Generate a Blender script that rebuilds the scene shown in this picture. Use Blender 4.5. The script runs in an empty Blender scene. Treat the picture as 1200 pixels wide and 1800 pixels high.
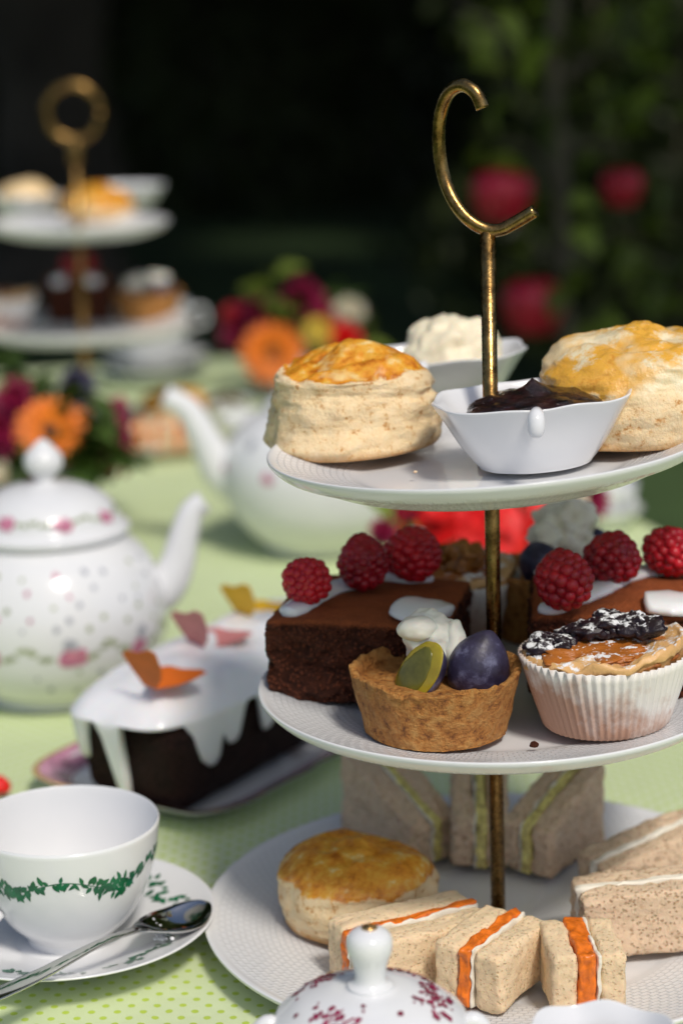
import bpy, bmesh, math, random
import numpy as np
from mathutils import Vector, Matrix, noise as mn
R = math.radians
PI = math.pi
random.seed(7); rng = np.random.default_rng(7)
scn = bpy.context.scene
COL = scn.collection

# ------------------------------------------------------------------ camera
PITCH, ROLL, FPX = R(13.5), R(-1.0), 3600.0
cam_d = bpy.data.cameras.new('camera'); cam = bpy.data.objects.new('camera', cam_d); COL.objects.link(cam)
CAM = Vector((0, -0.9, 0.419))
CR = Matrix.Rotation(R(90) - PITCH, 3, 'X') @ Matrix.Rotation(ROLL, 3, 'Z')
cam.location = CAM; cam.rotation_euler = CR.to_euler()
cam_d.sensor_fit = 'HORIZONTAL'; cam_d.sensor_width = 24; cam_d.lens = 72
cam_d.clip_start = 0.02; cam_d.clip_end = 500
cam_d.dof.use_dof = True; cam_d.dof.focus_distance = 0.865; cam_d.dof.aperture_fstop = 4.9
scn.camera = cam

# ------------------------------------------------------------------ light
SUN_EL, SUN_AZ = R(52), R(24)          # behind the camera, a little to the right
sv = Vector((math.sin(SUN_AZ) * math.cos(SUN_EL), -math.cos(SUN_AZ) * math.cos(SUN_EL), math.sin(SUN_EL)))
sun_d = bpy.data.lights.new('sun', 'SUN'); sun_d.energy = 1.5; sun_d.angle = R(10); sun_d.color = (1, 0.94, 0.85)
sun = bpy.data.objects.new('sun', sun_d); COL.objects.link(sun)
sun.rotation_euler = sv.to_track_quat('Z', 'Y').to_euler(); sun.location = (1, -2, 4)
wd = bpy.data.worlds.new('World'); scn.world = wd; wd.use_nodes = True
wn = wd.node_tree
sky = wn.nodes.new('ShaderNodeTexSky'); sky.sky_type = 'NISHITA'; sky.sun_disc = False
sky.sun_elevation = SUN_EL; sky.sun_rotation = PI - SUN_AZ
sky.air_density = 1.0; sky.dust_density = 2.0; sky.ozone_density = 1.2
bg = next(n for n in wn.nodes if n.type == 'BACKGROUND')
wn.links.new(sky.outputs[0], bg.inputs[0]); bg.inputs[1].default_value = 0.060
scn.view_settings.view_transform = 'Standard'; scn.view_settings.look = 'None'
scn.view_settings.exposure = 0.70; scn.view_settings.gamma = 1
scn.view_settings.use_curve_mapping = False
GROUND = -0.74

def ray(px, py):
    return CR @ Vector(((px - 600) / FPX, (900 - py) / FPX, -1))
def at(px, py, z):                      # the point of the level plane z seen there
    d = ray(px, py); return CAM + d * ((z - CAM.z) / d.z)
def aty(px, py, y):                     # the point of the upright plane y seen there
    d = ray(px, py); return CAM + d * ((y - CAM.y) / d.y)

# ------------------------------------------------------------------ materials
def new_mat(name):
    m = bpy.data.materials.new(name); m.use_nodes = True
    nt = m.node_tree; b = nt.nodes['Principled BSDF']
    return m, nt, b
def N(nt, t, **kw):
    n = nt.nodes.new('ShaderNode' + t)
    for k, v in kw.items():
        if k in n.inputs: n.inputs[k].default_value = v
        else: setattr(n, k, v)
    return n
def L(nt, a, b): nt.links.new(a, b)
def coord(nt, out='Object', scale=None):
    c = N(nt, 'TexCoord').outputs[out]
    if scale:
        m = N(nt, 'Mapping'); m.inputs['Scale'].default_value = scale; L(nt, c, m.inputs[0]); return m.outputs[0]
    return c
def noise_t(nt, vec, scale, detail=4, rough=0.55):
    n = N(nt, 'TexNoise'); L(nt, vec, n.inputs['Vector'])
    n.inputs['Scale'].default_value = scale; n.inputs['Detail'].default_value = detail; n.inputs['Roughness'].default_value = rough
    return n.outputs['Fac']
def voro(nt, vec, scale, rnd=1.0, feat='F1'):
    n = N(nt, 'TexVoronoi', feature=feat); L(nt, vec, n.inputs['Vector'])
    n.inputs['Scale'].default_value = scale; n.inputs['Randomness'].default_value = rnd
    return n.outputs['Distance']
def ramp(nt, fac, stops):
    r = N(nt, 'ValToRGB'); cr = r.color_ramp
    while len(cr.elements) < len(stops): cr.elements.new(0.5)
    for e, (p, c) in zip(cr.elements, stops):
        e.position = p; e.color = (c, c, c, 1) if isinstance(c, (int, float)) else (*c, 1)
    L(nt, fac, r.inputs[0]); return r.outputs[0]
def mix(nt, fac, a, b):
    m = N(nt, 'Mix', data_type='RGBA')
    for i, v in ((0, fac), (6, a), (7, b)):
        if hasattr(v, 'links') or isinstance(v, bpy.types.NodeSocket): L(nt, v, m.inputs[i])
        else: m.inputs[i].default_value = v if i == 0 else (*v, 1)
    return m.outputs[2]
def math_n(nt, op, a, b=None, clamp=False):
    m = N(nt, 'Math', operation=op, use_clamp=clamp)
    for i, v in ((0, a), (1, b)):
        if v is None: continue
        if isinstance(v, bpy.types.NodeSocket): L(nt, v, m.inputs[i])
        else: m.inputs[i].default_value = v
    return m.outputs[0]
def bump(nt, b, h, strength=0.4, dist=0.002):
    n = N(nt, 'Bump'); n.inputs['Strength'].default_value = strength; n.inputs['Distance'].default_value = dist
    L(nt, h, n.inputs['Height']); L(nt, n.outputs[0], b.inputs['Normal'])
def setc(b, c, rough=0.5, **kw):
    if isinstance(c, bpy.types.NodeSocket): b.id_data.links.new(c, b.inputs['Base Color'])
    else: b.inputs['Base Color'].default_value = (*c, 1)
    b.inputs['Roughness'].default_value = rough
    for k, v in kw.items():
        k = k.replace('_', ' '); b.inputs[k].default_value = v
def simple(name, c, rough=0.5, var=0.0, vs=60, **kw):
    m, nt, b = new_mat(name)
    if var:
        f = noise_t(nt, coord(nt), vs)
        c0 = tuple(x * (1 - var) for x in c); c1 = tuple(min(1, x * (1 + var)) for x in c)
        setc(b, ramp(nt, f, [(0.3, c0), (0.7, c1)]), rough, **kw)
    else: setc(b, c, rough, **kw)
    return m
def attr(nt, name):
    n = N(nt, 'Attribute'); n.attribute_name = name; return n.outputs['Fac']

def m_porcelain(name, weave=False):
    m, nt, b = new_mat(name); co = coord(nt)
    f = noise_t(nt, co, 22, 3)
    setc(b, ramp(nt, f, [(0.3, (0.76, 0.765, 0.775)), (0.7, (0.80, 0.80, 0.805))]), 0.13, Specular_IOR_Level=0.5)
    if weave:
        uv = coord(nt, 'UV')
        br = N(nt, 'TexBrick'); L(nt, uv, br.inputs['Vector'])
        br.offset = 0.5; br.inputs['Scale'].default_value = 1.0; br.inputs['Brick Width'].default_value = 1.0; br.inputs['Row Height'].default_value = 1.0
        br.inputs['Mortar Size'].default_value = 0.14; br.inputs['Mortar Smooth'].default_value = 1.0
        h = math_n(nt, 'MULTIPLY', br.outputs['Fac'], attr(nt, 'weave'))
        bump(nt, b, h, 0.45, -0.0012)
    else:
        bump(nt, b, noise_t(nt, co, 90, 1), 0.05, 0.001)
    return m
M = {}
M['porcelain'] = m_porcelain('white_porcelain')
M['weave'] = m_porcelain('embossed_porcelain', True)
def m_brass():
    m, nt, b = new_mat('tarnished_brass'); co = coord(nt)
    f = noise_t(nt, co, 160, 6, 0.65)
    setc(b, ramp(nt, f, [(0.3, (0.10, 0.055, 0.018)), (0.5, (0.28, 0.165, 0.055)), (0.75, (0.46, 0.30, 0.11))]), 0.25, Metallic=1.0)
    L(nt, ramp(nt, noise_t(nt, co, 420, 4), [(0.3, 0.16), (0.75, 0.42)]), b.inputs['Roughness'])
    bump(nt, b, noise_t(nt, co, 700, 3), 0.15, 0.0006)
    return m
M['brass'] = m_brass()
def m_cloth():
    m, nt, b = new_mat('dotted_green_cloth')
    mp = N(nt, 'Mapping'); L(nt, coord(nt), mp.inputs[0]); mp.inputs['Rotation'].default_value = (0, 0, R(45)); mp.inputs['Scale'].default_value = (1, 1, 0.0)
    f = voro(nt, mp.outputs[0], 125, 0.0)
    dots = ramp(nt, f, [(0.17, 1.0), (0.24, 0.0)])
    wob = noise_t(nt, coord(nt), 6, 3)
    base = ramp(nt, wob, [(0.3, (0.60, 0.69, 0.40)), (0.7, (0.66, 0.75, 0.46))])
    setc(b, mix(nt, dots, base, (0.47, 0.61, 0.06)), 0.8, Sheen_Weight=0.15)
    wv = N(nt, 'TexWave'); wv.inputs['Scale'].default_value = 500; wv.inputs['Distortion'].default_value = 1.5; L(nt, coord(nt), wv.inputs[0])
    bump(nt, b, math_n(nt, 'ADD', math_n(nt, 'MULTIPLY', wv.outputs['Fac'], 0.02), noise_t(nt, coord(nt), 16, 4)), 0.35, 0.012)
    return m
M['cloth'] = m_cloth()
def m_scone(name, pale=(0.88, 0.65, 0.36), gold=(0.78, 0.30, 0.02), dark=(0.48, 0.13, 0.008), top2=(0.88, 0.68, 0.30), ns=120, off=0.0):
    m, nt, b = new_mat(name); co = coord(nt)
    f1 = noise_t(nt, co, 75, 6, 0.65); f2 = noise_t(nt, co, 230, 5, 0.7); f3 = noise_t(nt, co, ns, 6, 0.7)
    side = ramp(nt, f2, [(0.34, (0.58, 0.28, 0.08)), (0.43, pale), (0.7, (0.92, 0.74, 0.47))])
    top = ramp(nt, f3, [(0.34 - off, dark), (0.47 - off, gold), (0.59 - off, (0.86, 0.44, 0.05)), (0.70 - off, top2)])
    pt = ramp(nt, noise_t(nt, co, ns * .42, 3, 0.6), [(0.58 - off * 1.1, 0.0), (0.68 - off * 1.1, 0.75)])
    top = mix(nt, pt, top, top2)
    w = math_n(nt, 'ADD', attr(nt, 'wash'), math_n(nt, 'MULTIPLY', math_n(nt, 'SUBTRACT', f1, 0.5), 1.5))
    k = ramp(nt, w, [(0.42, 0.0), (0.56, 1.0)])
    sz = N(nt, 'SeparateXYZ'); L(nt, co, sz.inputs[0])
    side = mix(nt, ramp(nt, math_n(nt, 'ADD', math_n(nt, 'MULTIPLY', sz.outputs['Z'], 90.0), math_n(nt, 'MULTIPLY', f1, 0.7)), [(0.35, 0.75), (0.75, 0.0)]), side, (0.52, 0.25, 0.07))
    setc(b, mix(nt, k, side, top), 0.6, Subsurface_Weight=0.12, Subsurface_Scale=0.003)
    L(nt, ramp(nt, k, [(0, 0.78), (1, 0.26)]), b.inputs['Roughness'])
    bump(nt, b, math_n(nt, 'ADD', math_n(nt, 'ADD', f2, f1), math_n(nt, 'MULTIPLY', math_n(nt, 'SUBTRACT', 1.2, k), noise_t(nt, co, 650, 3, 0.7))), 0.45, 0.0020)
    return m
M['scone'] = m_scone('golden_scone')
M['scone_pale'] = m_scone('pale_scone', gold=(0.84, 0.44, 0.07), dark=(0.62, 0.22, 0.015), top2=(0.88, 0.76, 0.50), ns=58, off=0.09)
def m_sponge(name, c_cut, c_top):
    m, nt, b = new_mat(name); co = coord(nt)
    v = voro(nt, co, 430); n1 = noise_t(nt, co, 260, 6, 0.75); n2 = noise_t(nt, coord(nt, 'Object', (1, 1, 2.6)), 70, 5, 0.7)
    pores = ramp(nt, math_n(nt, 'ADD', v, math_n(nt, 'MULTIPLY', n1, 0.6)), [(0.45, 0.0), (0.85, 1.0)])
    lo = tuple(x * 0.25 for x in c_cut); hi = tuple(x * 1.8 for x in c_cut)
    cut = mix(nt, ramp(nt, n2, [(0.35, 0.0), (0.65, 0.75)]), mix(nt, pores, hi, lo), c_cut)
    tl = tuple(x * 0.75 for x in c_top)
    topc = ramp(nt, noise_t(nt, co, 120, 5), [(0.3, tl), (0.7, c_top)])
    t = attr(nt, 'wash')
    setc(b, mix(nt, t, cut, topc), 0.85, Specular_IOR_Level=0.25)
    h = math_n(nt, 'MULTIPLY', math_n(nt, 'SUBTRACT', 1.0, pores), math_n(nt, 'SUBTRACT', 1.0, math_n(nt, 'MULTIPLY', t, 0.9)))
    bump(nt, b, math_n(nt, 'ADD', h, math_n(nt, 'MULTIPLY', n1, math_n(nt, 'SUBTRACT', 1.3, t))), 1.0, 0.004)
    return m
M['choc'] = m_sponge('chocolate_sponge', (0.17, 0.046, 0.020), (0.31, 0.078, 0.022))
M['choc_dark'] = m_sponge('dark_chocolate_loaf', (0.040, 0.014, 0.009), (0.04, 0.015, 0.01))
def m_bread(name, c, speck=None, lof=(0.92, 0.87, 0.78), po=0.0, bs=0.6):
    m, nt, b = new_mat(name); co = coord(nt)
    v = voro(nt, co, 520); n1 = noise_t(nt, co, 420, 6, 0.7); n2 = noise_t(nt, co, 110, 4)
    pit = ramp(nt, math_n(nt, 'ADD', v, math_n(nt, 'MULTIPLY', n1, 1.1)), [(0.62 + po, 1.0), (0.86 + po, 0.0)])
    lo = tuple(x * y for x, y in zip(c, lof)); hi = tuple(min(1, x * 1.1) for x in c)
    base = mix(nt, pit, mix(nt, ramp(nt, n2, [(0.35, 0.0), (0.65, 1.0)]), hi, c), lo)
    if speck:
        sp = ramp(nt, noise_t(nt, co, 300, 4, 0.6), [(0.56, 0.0), (0.72, 0.45)])
        base = mix(nt, sp, base, speck)
    setc(b, base, 0.9, Specular_IOR_Level=0.2, Subsurface_Weight=0.2, Subsurface_Scale=0.003)
    bump(nt, b, math_n(nt, 'SUBTRACT', math_n(nt, 'MULTIPLY', n1, 0.8), pit), bs, 0.0018)
    return m
M['white_bread'] = m_bread('white_bread', (0.80, 0.61, 0.39), (0.70, 0.47, 0.25))
M['brown_bread'] = m_bread('brown_bread', (0.74, 0.55, 0.38), (0.46, 0.27, 0.13), (0.78, 0.70, 0.60), 0.06, 0.7)
M['carrot'] = simple('orange_filling', (0.80, 0.17, 0.012), 0.35, 0.35, 260)
M['egg'] = simple('egg_filling', (0.78, 0.60, 0.20), 0.5, 0.5, 260)
M['spread'] = simple('cream_cheese', (0.82, 0.76, 0.64), 0.5, 0.08, 200)
M['icing'] = simple('white_icing', (0.85, 0.85, 0.87), 0.2, 0.03, 60, Subsurface_Weight=0.2, Subsurface_Scale=0.003)
M['cream'] = simple('clotted_cream', (0.88, 0.78, 0.56), 0.5, 0.08, 110, Subsurface_Weight=0.25, Subsurface_Scale=0.004)
M['golden_cream'] = simple('golden_cream', (0.88, 0.64, 0.34), 0.5, 0.12, 60)
M['whip'] = simple('whipped_cream', (0.86, 0.82, 0.72), 0.45, 0.06, 160, Subsurface_Weight=0.2, Subsurface_Scale=0.003)
M['whip_dusted'] = simple('dusted_cream', (0.92, 0.82, 0.66), 0.55, 0.2, 140)
def m_jam():
    m, nt, b = new_mat('dark_jam'); co = coord(nt)
    setc(b, ramp(nt, noise_t(nt, co, 160, 5), [(0.4, (0.006, 0.002, 0.003)), (0.8, (0.05, 0.008, 0.006))]), 0.12, Coat_Weight=0.4)
    bump(nt, b, noise_t(nt, co, 190, 6, 0.7), 0.7, 0.004); return m
M['jam'] = m_jam()
def m_rasp():
    m, nt, b = new_mat('raspberry_red'); co = coord(nt)
    oi = N(nt, 'ObjectInfo'); f = math_n(nt, 'ADD', noise_t(nt, co, 90, 3), math_n(nt, 'MULTIPLY', math_n(nt, 'SUBTRACT', oi.outputs['Random'], 0.5), 0.35))
    setc(b, ramp(nt, f, [(0.3, (0.26, 0.003, 0.014)), (0.7, (0.56, 0.010, 0.024))]), 0.36, Subsurface_Weight=0.2, Subsurface_Scale=0.002)
    return m
M['rasp'] = m_rasp()
def m_crust():
    m, nt, b = new_mat('shortcrust_pastry'); co = coord(nt)
    f = noise_t(nt, co, 210, 6, 0.7); g = noise_t(nt, co, 55, 3)
    c = ramp(nt, f, [(0.32, (0.16, 0.045, 0.008)), (0.46, (0.56, 0.22, 0.04)), (0.64, (0.72, 0.38, 0.11))])
    setc(b, mix(nt, ramp(nt, g, [(0.4, 0.0), (0.7, 0.45)]), c, (0.40, 0.15, 0.03)), 0.7)
    bump(nt, b, math_n(nt, 'ADD', f, math_n(nt, 'MULTIPLY', noise_t(nt, co, 600, 4), 0.5)), 1.0, 0.005); return m
M['crust'] = m_crust()
def m_plum():
    m, nt, b = new_mat('plum_skin'); co = coord(nt)
    f = noise_t(nt, co, 85, 6, 0.65)
    setc(b, ramp(nt, f, [(0.34, (0.010, 0.006, 0.018)), (0.52, (0.032, 0.026, 0.062)), (0.66, (0.14, 0.14, 0.23))]), 0.45); bump(nt, b, f, 0.25, 0.002)
    return m
M['plum'] = m_plum()
M['plum_hollow'] = simple('plum_hollow', (0.12, 0.115, 0.018), 0.2, 0.3, 160)
M['plum_flesh'] = simple('plum_flesh', (0.33, 0.26, 0.022), 0.2, 0.3, 90, Subsurface_Weight=0.2, Subsurface_Scale=0.003)
def m_paper():
    m, nt, b = new_mat('paper_case'); co = coord(nt)
    f = noise_t(nt, co, 75, 5, 0.6)
    sp = N(nt, 'SeparateXYZ'); L(nt, co, sp.inputs[0])
    zz = math_n(nt, 'MULTIPLY', sp.outputs['Z'], -16.0); xx = math_n(nt, 'MULTIPLY', sp.outputs['X'], -9.0)
    w = math_n(nt, 'ADD', math_n(nt, 'ADD', f, zz), math_n(nt, 'ADD', xx, 0.22))
    k = ramp(nt, w, [(0.30, 0.0), (0.66, 0.85)])
    setc(b, mix(nt, k, (0.80, 0.76, 0.72), (0.40, 0.18, 0.09)), 0.6, Transmission_Weight=0.0)
    return m
M['paper'] = m_paper()
def m_dusted(name, dark, thr=0.55):
    m, nt, b = new_mat(name); co = coord(nt)
    g = N(nt, 'NewGeometry'); sp = N(nt, 'SeparateXYZ'); L(nt, g.outputs['Normal'], sp.inputs[0])
    f = noise_t(nt, co, 260, 5, 0.7); p = noise_t(nt, co, 60, 3)
    k = ramp(nt, math_n(nt, 'ADD', math_n(nt, 'MULTIPLY', f, 0.8), math_n(nt, 'ADD', math_n(nt, 'MULTIPLY', sp.outputs['Z'], 0.25), math_n(nt, 'MULTIPLY', p, 0.5))), [(thr + 0.28, 0.0), (thr + 0.36, 1.0)])
    setc(b, mix(nt, k, dark, (0.82, 0.82, 0.84)), 0.4)
    L(nt, ramp(nt, k, [(0, 0.3), (1, 0.9)]), b.inputs['Roughness'])
    bump(nt, b, f, 0.4, 0.002); return m
M['berry_dust'] = m_dusted('sugar_dusted_berries', (0.014, 0.006, 0.012), 0.59)
M['custard'] = m_dusted('caramel_custard', (0.42, 0.13, 0.02), 0.68)
M['pastry_dust'] = m_dusted('dusted_pastry', (0.72, 0.42, 0.17), 0.60)
M['caramel'] = simple('caramel_topping', (0.34, 0.13, 0.025), 0.25, 0.6, 120)
M['steel'] = simple('polished_steel', (0.62, 0.61, 0.60), 0.10, 0.05, 80, Metallic=1.0)
M['sugar'] = simple('sugar_crumbs', (0.85, 0.85, 0.86), 0.8)
M['green_print'] = simple('green_print', (0.010, 0.13, 0.052), 0.15, 0.5, 150)
M['pink_print'] = simple('rose_print', (0.55, 0.20, 0.30), 0.15, 0.25, 150)
M['sage_print'] = simple('sage_print', (0.36, 0.40, 0.25), 0.15, 0.2, 150)
M['grey_print'] = simple('grey_print', (0.40, 0.41, 0.45), 0.15, 0.1, 150)
M['wine_print'] = simple('burgundy_print', (0.27, 0.02, 0.07), 0.15, 0.4, 150)
M['gold'] = simple('gilding', (0.72, 0.42, 0.16), 0.25, 0.2, 100, Metallic=1.0)
M['platter_print'] = simple('mauve_border', (0.46, 0.22, 0.31), 0.15, 0.55, 130)
def m_butterfly(n, c): return simple(n, c, 0.65, 0.12, 120)
M['bf_orange'] = m_butterfly('orange_wafer', (0.72, 0.15, 0.01)); M['bf_pink'] = m_butterfly('pink_wafer', (0.62, 0.23, 0.22)); M['bf_yellow'] = m_butterfly('yellow_wafer', (0.80, 0.46, 0.02))
def petal(n, c, v=0.3): return simple(n, c, 0.55, v, 90, Subsurface_Weight=0.1, Subsurface_Scale=0.002)
M['orange_petal'] = petal('orange_petal', (0.88, 0.19, 0.004)); M['crimson_petal'] = petal('crimson_petal', (0.25, 0.006, 0.05)); M['red_petal'] = petal('scarlet_petal', (0.74, 0.004, 0.003), 0.2)
M['white_petal'] = petal('cream_petal', (0.74, 0.66, 0.50), 0.15); M['yellow_petal'] = petal('yellow_petal', (0.62, 0.42, 0.03)); M['dark_red_petal'] = petal('dark_red_petal', (0.42, 0.008, 0.02))
M['flower_eye'] = simple('flower_centre', (0.10, 0.03, 0.01), 0.8, 0.4, 200)
M['stem'] = simple('green_stem', (0.08, 0.14, 0.03), 0.6, 0.3, 90)
def m_leaf(name, c, v=0.45):
    m, nt, b = new_mat(name)
    oi = N(nt, 'ObjectInfo')
    f = math_n(nt, 'ADD', noise_t(nt, coord(nt), 9, 3), math_n(nt, 'MULTIPLY', math_n(nt, 'SUBTRACT', oi.outputs['Random'], 0.5), 0.4))
    setc(b, ramp(nt, f, [(0.25, tuple(x * (1 - v) for x in c)), (0.75, tuple(x * (1 + v) for x in c))]), 0.5, Specular_IOR_Level=0.35)
    tr = N(nt, 'BsdfTranslucent'); tr.inputs[0].default_value = (c[0] * 1.6, c[1] * 1.7, c[2], 1)
    mx = N(nt, 'MixShader'); mx.inputs[0].default_value = 0.25
    out = nt.nodes['Material Output']; L(nt, b.outputs[0], mx.inputs[1]); L(nt, tr.outputs[0], mx.inputs[2]); L(nt, mx.outputs[0], out.inputs[0])
    return m
M['leaf'] = m_leaf('bouquet_leaf', (0.07, 0.12, 0.025)); M['apple_leaf'] = m_leaf('apple_leaf', (0.15, 0.20, 0.03), 0.9)
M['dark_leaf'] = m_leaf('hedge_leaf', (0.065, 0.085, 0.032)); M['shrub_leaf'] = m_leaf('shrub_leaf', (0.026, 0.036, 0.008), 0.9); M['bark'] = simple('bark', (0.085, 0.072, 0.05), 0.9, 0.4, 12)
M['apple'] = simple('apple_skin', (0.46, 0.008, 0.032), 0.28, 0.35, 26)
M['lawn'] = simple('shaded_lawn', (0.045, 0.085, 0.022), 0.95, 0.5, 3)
M['stone'] = simple('grey_stone', (0.15, 0.14, 0.14), 0.9, 0.25, 9)
M['jar'] = simple('glazed_jar', (0.62, 0.64, 0.60), 0.2, 0.1, 40)
M['dark_fruit'] = simple('dark_preserve', (0.05, 0.008, 0.02), 0.25, 0.4, 90)
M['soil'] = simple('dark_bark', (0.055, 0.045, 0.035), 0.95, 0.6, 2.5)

# ------------------------------------------------------------------ mesh helpers
def link(name, me, mat=None, parent=None, loc=None, rz=0):
    o = bpy.data.objects.new(name, me); COL.objects.link(o)
    if mat is not None and not me.materials: me.materials.append(mat)
    if parent: o.parent = parent
    if loc is not None: o.location = loc
    if rz: o.rotation_euler = (0, 0, rz)
    return o
def mesh(name, verts, faces, mat, parent=None, loc=None, rz=0, smooth=True, attrs=None, uvs=None):
    me = bpy.data.meshes.new(name); me.from_pydata([tuple(v) for v in verts], [], faces); me.update()
    if smooth: me.polygons.foreach_set('use_smooth', [True] * len(me.polygons))
    for k, vals in (attrs or {}).items():
        a = me.attributes.new(k, 'FLOAT', 'POINT'); a.data.foreach_set('value', np.asarray(vals, np.float32))
    if uvs is not None:
        ul = me.uv_layers.new(name='UVMap'); idx = np.empty(len(me.loops), np.int32); me.loops.foreach_get('vertex_index', idx)
        ul.data.foreach_set('uv', np.asarray(uvs, np.float32)[idx].ravel())
    return link(name, me, mat, parent, loc, rz)
def tag(o, label, cat, group=None, kind=None):
    if label: o['label'] = label
    if cat: o['category'] = cat
    if group: o['group'] = group
    if kind: o['kind'] = kind
    return o
def thing(name, label, cat, loc=(0, 0, 0), rz=0, group=None):
    o = bpy.data.objects.new(name, None); COL.objects.link(o); o.empty_display_size = 0.02
    o.location = loc; o.rotation_euler = (0, 0, rz); return tag(o, label, cat, group)
def catmull(pts, k=6):
    pts = [Vector(p) for p in pts]; out = []
    for i in range(len(pts) - 1):
        p0 = pts[max(i - 1, 0)]; p1 = pts[i]; p2 = pts[i + 1]; p3 = pts[min(i + 2, len(pts) - 1)]
        for j in range(k):
            t = j / k
            out.append(0.5 * ((2 * p1) + (p2 - p0) * t + (2 * p0 - 5 * p1 + 4 * p2 - p3) * t * t + (3 * p1 - p0 - 3 * p2 + p3) * t ** 3))
    out.append(pts[-1]); return out
def lathe(prof, n=64, rf=None, uvn=None):
    """rings of n points around z; rf(angle, r, z, i) -> (r, z) or (x, y, z)"""
    V, F, U = [], [], []; rows = []; acc = 0; prev = None
    for i, p in enumerate(prof):
        r, z = p[0], p[1]
        if prev is not None: acc += math.hypot(r - prev[0], z - prev[1])
        prev = (r, z)
        if r < 1e-6:
            rows.append([len(V)] * n); x = (0, 0, z)
            if rf:
                q = rf(0, 0, z, i)
                x = (0, 0, q[1]) if len(q) == 2 else q
            V.append(x); U.append((0, acc)); continue
        row = []
        for k in range(n):
            a = 2 * PI * k / n
            if rf:
                q = rf(a, r, z, i)
                v = (q[0] * math.cos(a), q[0] * math.sin(a), q[1]) if len(q) == 2 else q
            else: v = (r * math.cos(a), r * math.sin(a), z)
            row.append(len(V)); V.append(v); U.append((k / n, acc))
        rows.append(row)
    for i in range(len(rows) - 1):
        A, B = rows[i], rows[i + 1]
        for k in range(n):
            f = [A[k], A[(k + 1) % n], B[(k + 1) % n], B[k]]
            f = [x for j, x in enumerate(f) if x not in f[:j]]
            if len(f) > 2: F.append(f)
    return V, F, U
def tube(pts, rad, n=12, caps=True, flat=1.0):
    pts = [Vector(p) for p in pts]; V, F = [], []
    rad = rad if isinstance(rad, (list, tuple)) else [rad] * len(pts)
    t0 = (pts[1] - pts[0]).normalized(); up = Vector((0, 0, 1)) if abs(t0.z) < 0.9 else Vector((1, 0, 0))
    u = t0.cross(up).normalized()
    for i, p in enumerate(pts):
        t = (pts[min(i + 1, len(pts) - 1)] - pts[max(i - 1, 0)]).normalized()
        u = (u - t * u.dot(t)).normalized(); w = t.cross(u)
        for k in range(n):
            a = 2 * PI * k / n; V.append(p + (u * math.cos(a) + w * math.sin(a) * flat) * rad[i])
    for i in range(len(pts) - 1):
        for k in range(n):
            F.append([i * n + k, i * n + (k + 1) % n, (i + 1) * n + (k + 1) % n, (i + 1) * n + k])
    if caps:
        F.append(list(range(n))[::-1]); F.append([(len(pts) - 1) * n + k for k in range(n)])
    return V, F
def merge(*parts):
    V, F = [], []
    for v, f in parts:
        o = len(V); V += [tuple(x) for x in v]; F += [[i + o for i in q] for q in f]
    return V, F
def xf(vf, m):
    return [m @ Vector(v) for v in vf[0]], vf[1]
_ico = {}
def ico(sub):
    if sub not in _ico:
        bm = bmesh.new(); bmesh.ops.create_icosphere(bm, subdivisions=sub, radius=1)
        _ico[sub] = ([v.co.copy() for v in bm.verts], [[v.index for v in f.verts] for f in bm.faces]); bm.free()
    return _ico[sub]
def fbm(p, sc, o=4, seed=0.0):
    return mn.fractal(Vector(p) * sc + Vector((seed, seed * 1.7, -seed)), 0.9, 2.0, o)
def blob(c, rad, sub=3, amp=0.0, sc=60, seed=0.0, sharp=1.0, zmin=None):
    V, F = ico(sub); c = Vector(c); out = []
    for v in V:
        d = Vector((v.x * rad[0], v.y * rad[1], v.z * rad[2]))
        p = c + d * (1 + (amp * fbm(c + d, sc, 4, seed) if amp else 0))
        if zmin is not None and p.z < zmin: p.z = zmin
        out.append(p)
    return out, F
_rb = {}
def rbox(sx, sy, sz, r, cuts):
    """rounded box grid, base at z=0"""
    bm = bmesh.new(); bmesh.ops.create_cube(bm, size=2)
    bmesh.ops.subdivide_edges(bm, edges=bm.edges[:], cuts=cuts, use_grid_fill=True)
    h = Vector((sx / 2, sy / 2, sz / 2)); V = []
    for v in bm.verts:
        p = Vector((v.co.x * h.x, v.co.y * h.y, v.co.z * h.z))
        q = Vector([max(-(h[i] - r), min(h[i] - r, p[i])) for i in range(3)])
        d = p - q
        if d.length > 1e-9: p = q + d.normalized() * r
        V.append(p + Vector((0, 0, h.z)))
    F = [[v.index for v in f.verts] for f in bm.faces]; bm.free(); return V, F
def sm(a, b, x):
    t = max(0.0, min(1.0, (x - a) / (b - a))); return t * t * (3 - 2 * t)
def interp(prof, z):
    for (r0, z0), (r1, z1) in zip(prof, prof[1:]):
        if min(z0, z1) <= z <= max(z0, z1) and z0 != z1: return r0 + (r1 - r0) * (z - z0) / (z1 - z0)
    return prof[-1][0]

# ------------------------------------------------------------------ setting
def build_ground():
    n = 40; s = 120.0; V = []; F = []
    for j in range(n + 1):
        for i in range(n + 1):
            x = (i / n - 0.5) * 2 * s; y = (j / n - 0.5) * 2 * s; V.append((x, y, GROUND))
    for j in range(n):
        for i in range(n): F.append([j * (n + 1) + i, j * (n + 1) + i + 1, (j + 1) * (n + 1) + i + 1, (j + 1) * (n + 1) + i])
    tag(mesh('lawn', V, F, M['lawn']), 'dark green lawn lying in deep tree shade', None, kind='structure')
build_ground()

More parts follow.
